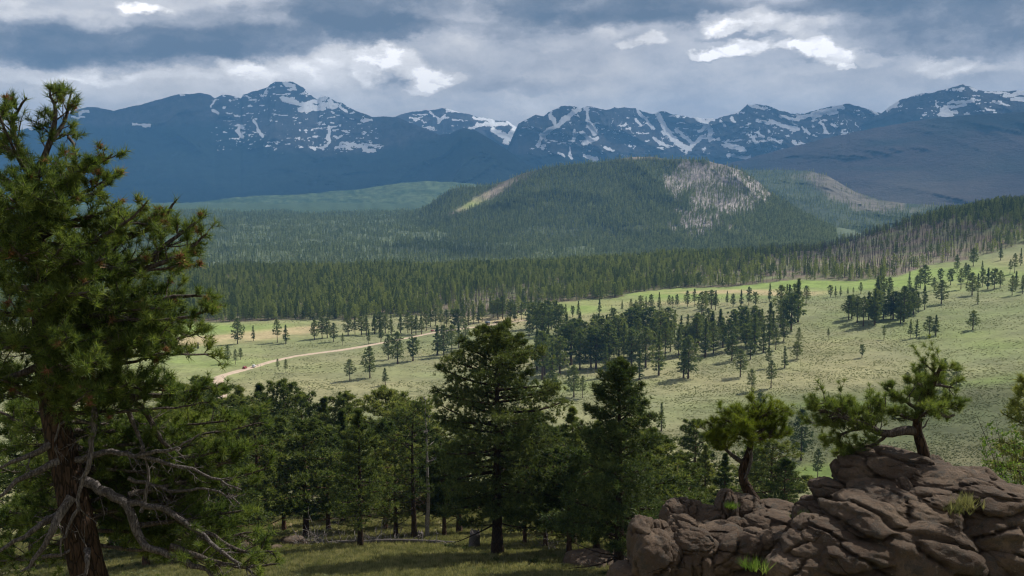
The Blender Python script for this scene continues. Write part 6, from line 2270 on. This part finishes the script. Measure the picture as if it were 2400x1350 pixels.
def on_road(px, py, side=0.0, dz=.30):
    x, y, z, r = hit(px, py, 300)
    i = int(np.argmin((ROADX - x) ** 2 + (ROADY - y) ** 2))
    t_ = np.array([ROADX[min(i + 3, 399)] - ROADX[max(i - 3, 0)], ROADY[min(i + 3, 399)] - ROADY[max(i - 3, 0)]])
    t_ /= np.linalg.norm(t_)
    n_ = np.array([-t_[1], t_[0]])
    xx, yy = ROADX[i] + n_[0] * side, ROADY[i] + n_[1] * side
    return xx, yy, float(ground_z(xx, yy)) + dz, math.atan2(t_[1], t_[0])


P_RED = simple_mat('red_paint', (.30, .03, .03), .3, .5, 1, .05)
P_WHITE = simple_mat('white_paint', (.80, .80, .80), .3, .5, 1, .03)
P_BLACK = simple_mat('black_paint', (.02, .022, .03), .3, .5, 1, .05)
P_GREY = simple_mat('silver_paint', (.35, .37, .40), .3, .5, 1, .05)
x, y, z, a = on_road(560, 864, 1.2)
make_car('dark red car driving on the dirt road beside the white one', P_RED, x, y, z, a + .1, 'vehicles on the dirt road', False, 1.1)
x, y, z, a = on_road(588, 861, -1.6)
make_car('white car parked on the verge of the dirt road by the walkers', P_WHITE, x, y, z, a + .35, 'vehicles on the dirt road', False, 1.1)
x, y, z, a = on_road(1019, 775, 2.4)
make_car('black pickup parked where the dirt road meets the pines', P_BLACK, x, y, z + .02, a - .3, 'vehicles on the dirt road', True)
x, y, z, a = on_road(1003, 777, 4.5)
make_car('red car behind the black pickup under the roadside pines', P_RED, x, y, z, a - .3, 'vehicles on the dirt road')
x, y, z, a = on_road(1092, 768, 3.5)
make_car('silver car parked among the pines near the little shelter', P_GREY, x, y, z, a + .2, 'vehicles on the dirt road')


def make_person(x, y, z, rz, top_mat, leg_mat, label, h=1.74):
    me = bpy.data.meshes.new('body')
    J = {'pelvis': (0, 0, .95), 'waist': (0, 0, 1.08), 'chest': (0, 0, 1.33), 'neck': (0, 0, 1.49), 'head': (0, .01, 1.60), 'crown': (0, 0, 1.70)}
    pts = [J[k] for k in ('pelvis', 'waist', 'chest', 'neck', 'head', 'crown')]
    rad_ = [.155, .14, .17, .055, .095, .07]
    edges = [(0, 1), (1, 2), (2, 3), (3, 4), (4, 5)]
    def chain(root_i, ps, rs):
        last = root_i
        for p, r_ in zip(ps, rs):
            pts.append(p); rad_.append(r_)
            edges.append((last, len(pts) - 1)); last = len(pts) - 1
    for s_ in (-1, 1):
        chain(0, [(s_ * .10, 0, .86), (s_ * .12, .03, .48), (s_ * .12, -.01 + .02 * s_, .09), (s_ * .12, .12, .04)], [.09, .062, .045, .038])
        chain(2, [(s_ * .19, 0, 1.40), (s_ * .25, -.02, 1.14), (s_ * .27, .06, .90), (s_ * .27, .10, .80)], [.06, .045, .034, .03])
    me.from_pydata(pts, edges, [])
    tmp = bpy.data.objects.new('body', me)
    COL.objects.link(tmp)
    sk = tmp.modifiers.new('skin', 'SKIN')
    for i, v in enumerate(me.skin_vertices[0].data):
        v.radius = (rad_[i], rad_[i] * .8)
        v.use_root = (i == 0)
    tmp.modifiers.new('sub', 'SUBSURF').levels = 1
    dg = bpy.context.evaluated_depsgraph_get()
    m2 = bpy.data.meshes.new_from_object(tmp.evaluated_get(dg))
    m2.name = 'body'
    bpy.data.objects.remove(tmp)
    skin = simple_mat('skin_tone', (.45, .28, .2), .6)
    for m_ in (top_mat, leg_mat, skin):
        m2.materials.append(m_)
    for p in m2.polygons:
        c = p.center
        p.material_index = 1 if c.z < .93 and abs(c.x) < .22 else (2 if (c.z > 1.47 or (abs(c.x) > .22 and c.z < .95)) else 0)
        p.use_smooth = True
    o = link_mesh('person', m2, None, (x, y, z), (0, 0, rz), h / 1.74)
    tag(o, label, 'person', 'walkers beside the white car')
    hb = Buf()
    v, f = ico(2)
    hv = v * [.11, .12, .10] + [0, -.012, 1.655]
    keep = [t_ for t_ in f if hv[t_].mean(0)[2] > 1.60 or hv[t_].mean(0)[1] < -.05]
    hb.add(hv, tris=np.array(keep))
    link_mesh('hair', hb.mesh('hair', simple_mat('hair_brown', (.06, .035, .02), .7), True), o)


m_a = simple_mat('grey_cloth', (.30, .32, .35), .9); m_b = simple_mat('dark_cloth', (.04, .05, .07), .9); m_c = simple_mat('teal_cloth', (.10, .22, .24), .9); m_d = simple_mat('pale_cloth', (.6, .6, .58), .9)
for px_, mt, ml, lab, rz_ in ((603, m_b, m_b, 'walker in dark clothes standing closest to the white car', .3), (606, m_d, m_b, 'walker in a pale top in the middle of the group', 2.0), (610, m_c, m_a, 'walker in a teal jacket farthest from the white car', -1.2)):
    x, y, z, r = hit(px_, 859 + .3 * (px_ - 603) / 3, 300)
    make_person(float(x), float(y), float(z) + .02, rz_, mt, ml, lab)


def build_shelter():
    x, y, z, r = hit(1143, 762, 300)
    root = empty('shelter', (float(x), float(y), float(z)), .5)
    tag(root, 'tiny dark-roofed shelter at the end of the dirt road', 'shelter')
    M_w = simple_mat('shelter_boards', (.22, .15, .10), .85)
    M_r = simple_mat('shelter_roof', (.10, .12, .16), .7)
    link_mesh('wall', Buf().box((0, 0, 1.2), (3.4, 2.6, 2.4)).mesh('wall', M_w, False), root)
    link_mesh('door', Buf().box((0, -1.33, 1.0), (.9, .06, 2.0)).mesh('door', simple_mat('pale_door', (.6, .5, .38), .7), False), root)
    b = Buf()
    v = [(-2.2, -1.8, 2.4), (2.2, -1.8, 2.4), (2.2, 1.8, 2.4), (-2.2, 1.8, 2.4), (-2.2, 0, 3.7), (2.2, 0, 3.7)]
    b.add(v, tris=[[0, 4, 3], [1, 2, 5]], quads=[[0, 1, 5, 4], [2, 3, 4, 5], [0, 3, 2, 1]])
    link_mesh('roof', b.mesh('roof', M_r, False), root)
    # rock pile beside it
    for i, (px_, s_, lab) in enumerate(((1168, 3.4, 'flat grey rock outcrop just right of the little shelter'), (1180, 2.4, 'smaller rock at the end of the outcrop near the shelter'), (1158, 1.8, 'rounded stone between the shelter and the flat outcrop'))):
        x, y, z, r = hit(px_, 757, 300)
        o = link_mesh('boulder', boulder_mesh(1500 + i, (s_, s_ * .8, s_ * .45), 3, .5, 3, .12), None, (float(x), float(y), float(z) + s_ * .1))
        tag(o, lab, 'boulder')


build_shelter()
x, y, z, r = hit(464, 817, 300)
b = Buf().tube(np.array([[0, 0, -.3], [.1, 0, 1.5], [.0, 0, 3.0], [.2, 0, 5.2]]), [.9, .75, .7, .45], 8)
tag(link_mesh('stump', b.mesh('stump', simple_mat('charred_wood', (.05, .04, .035), .9), False), None, (float(x), float(y), float(z))), 'charred upright stump on the left part of the valley grass', 'stump')
for k, (px_, py_) in enumerate(((428, 816), (438, 818), (446, 816), (420, 819))):
    x, y, z, r = hit(px_, py_, 300)
    rr = np.random.default_rng(k)
    b = Buf().tube(np.array([[-4, 0, .4], [-1, .4, .6], [2, -.2, .5], [4.5, .5, .4]]), [.45, .4, .35, .2], 7)
    for _ in range(5):
        q = rr.uniform(-3, 3)
        b.tube(np.array([[q, 0, .5], [q + rr.normal(), rr.normal(), 1.6]]), [.15, .04], 4)
    tag(link_mesh('fallen_log', b.mesh('fallen_log', M_DEADWOOD, False), None, (float(x), float(y), float(z)), (0, 0, [.2, -.6, 1.0, -.2][k])), ['middle log of the pile left of the charred stump', 'log lying closest to the pile front by the charred stump', 'log nearest the charred stump itself', 'outermost log of the pile by the charred stump'][k], 'fallen log', 'log pile by the charred stump')
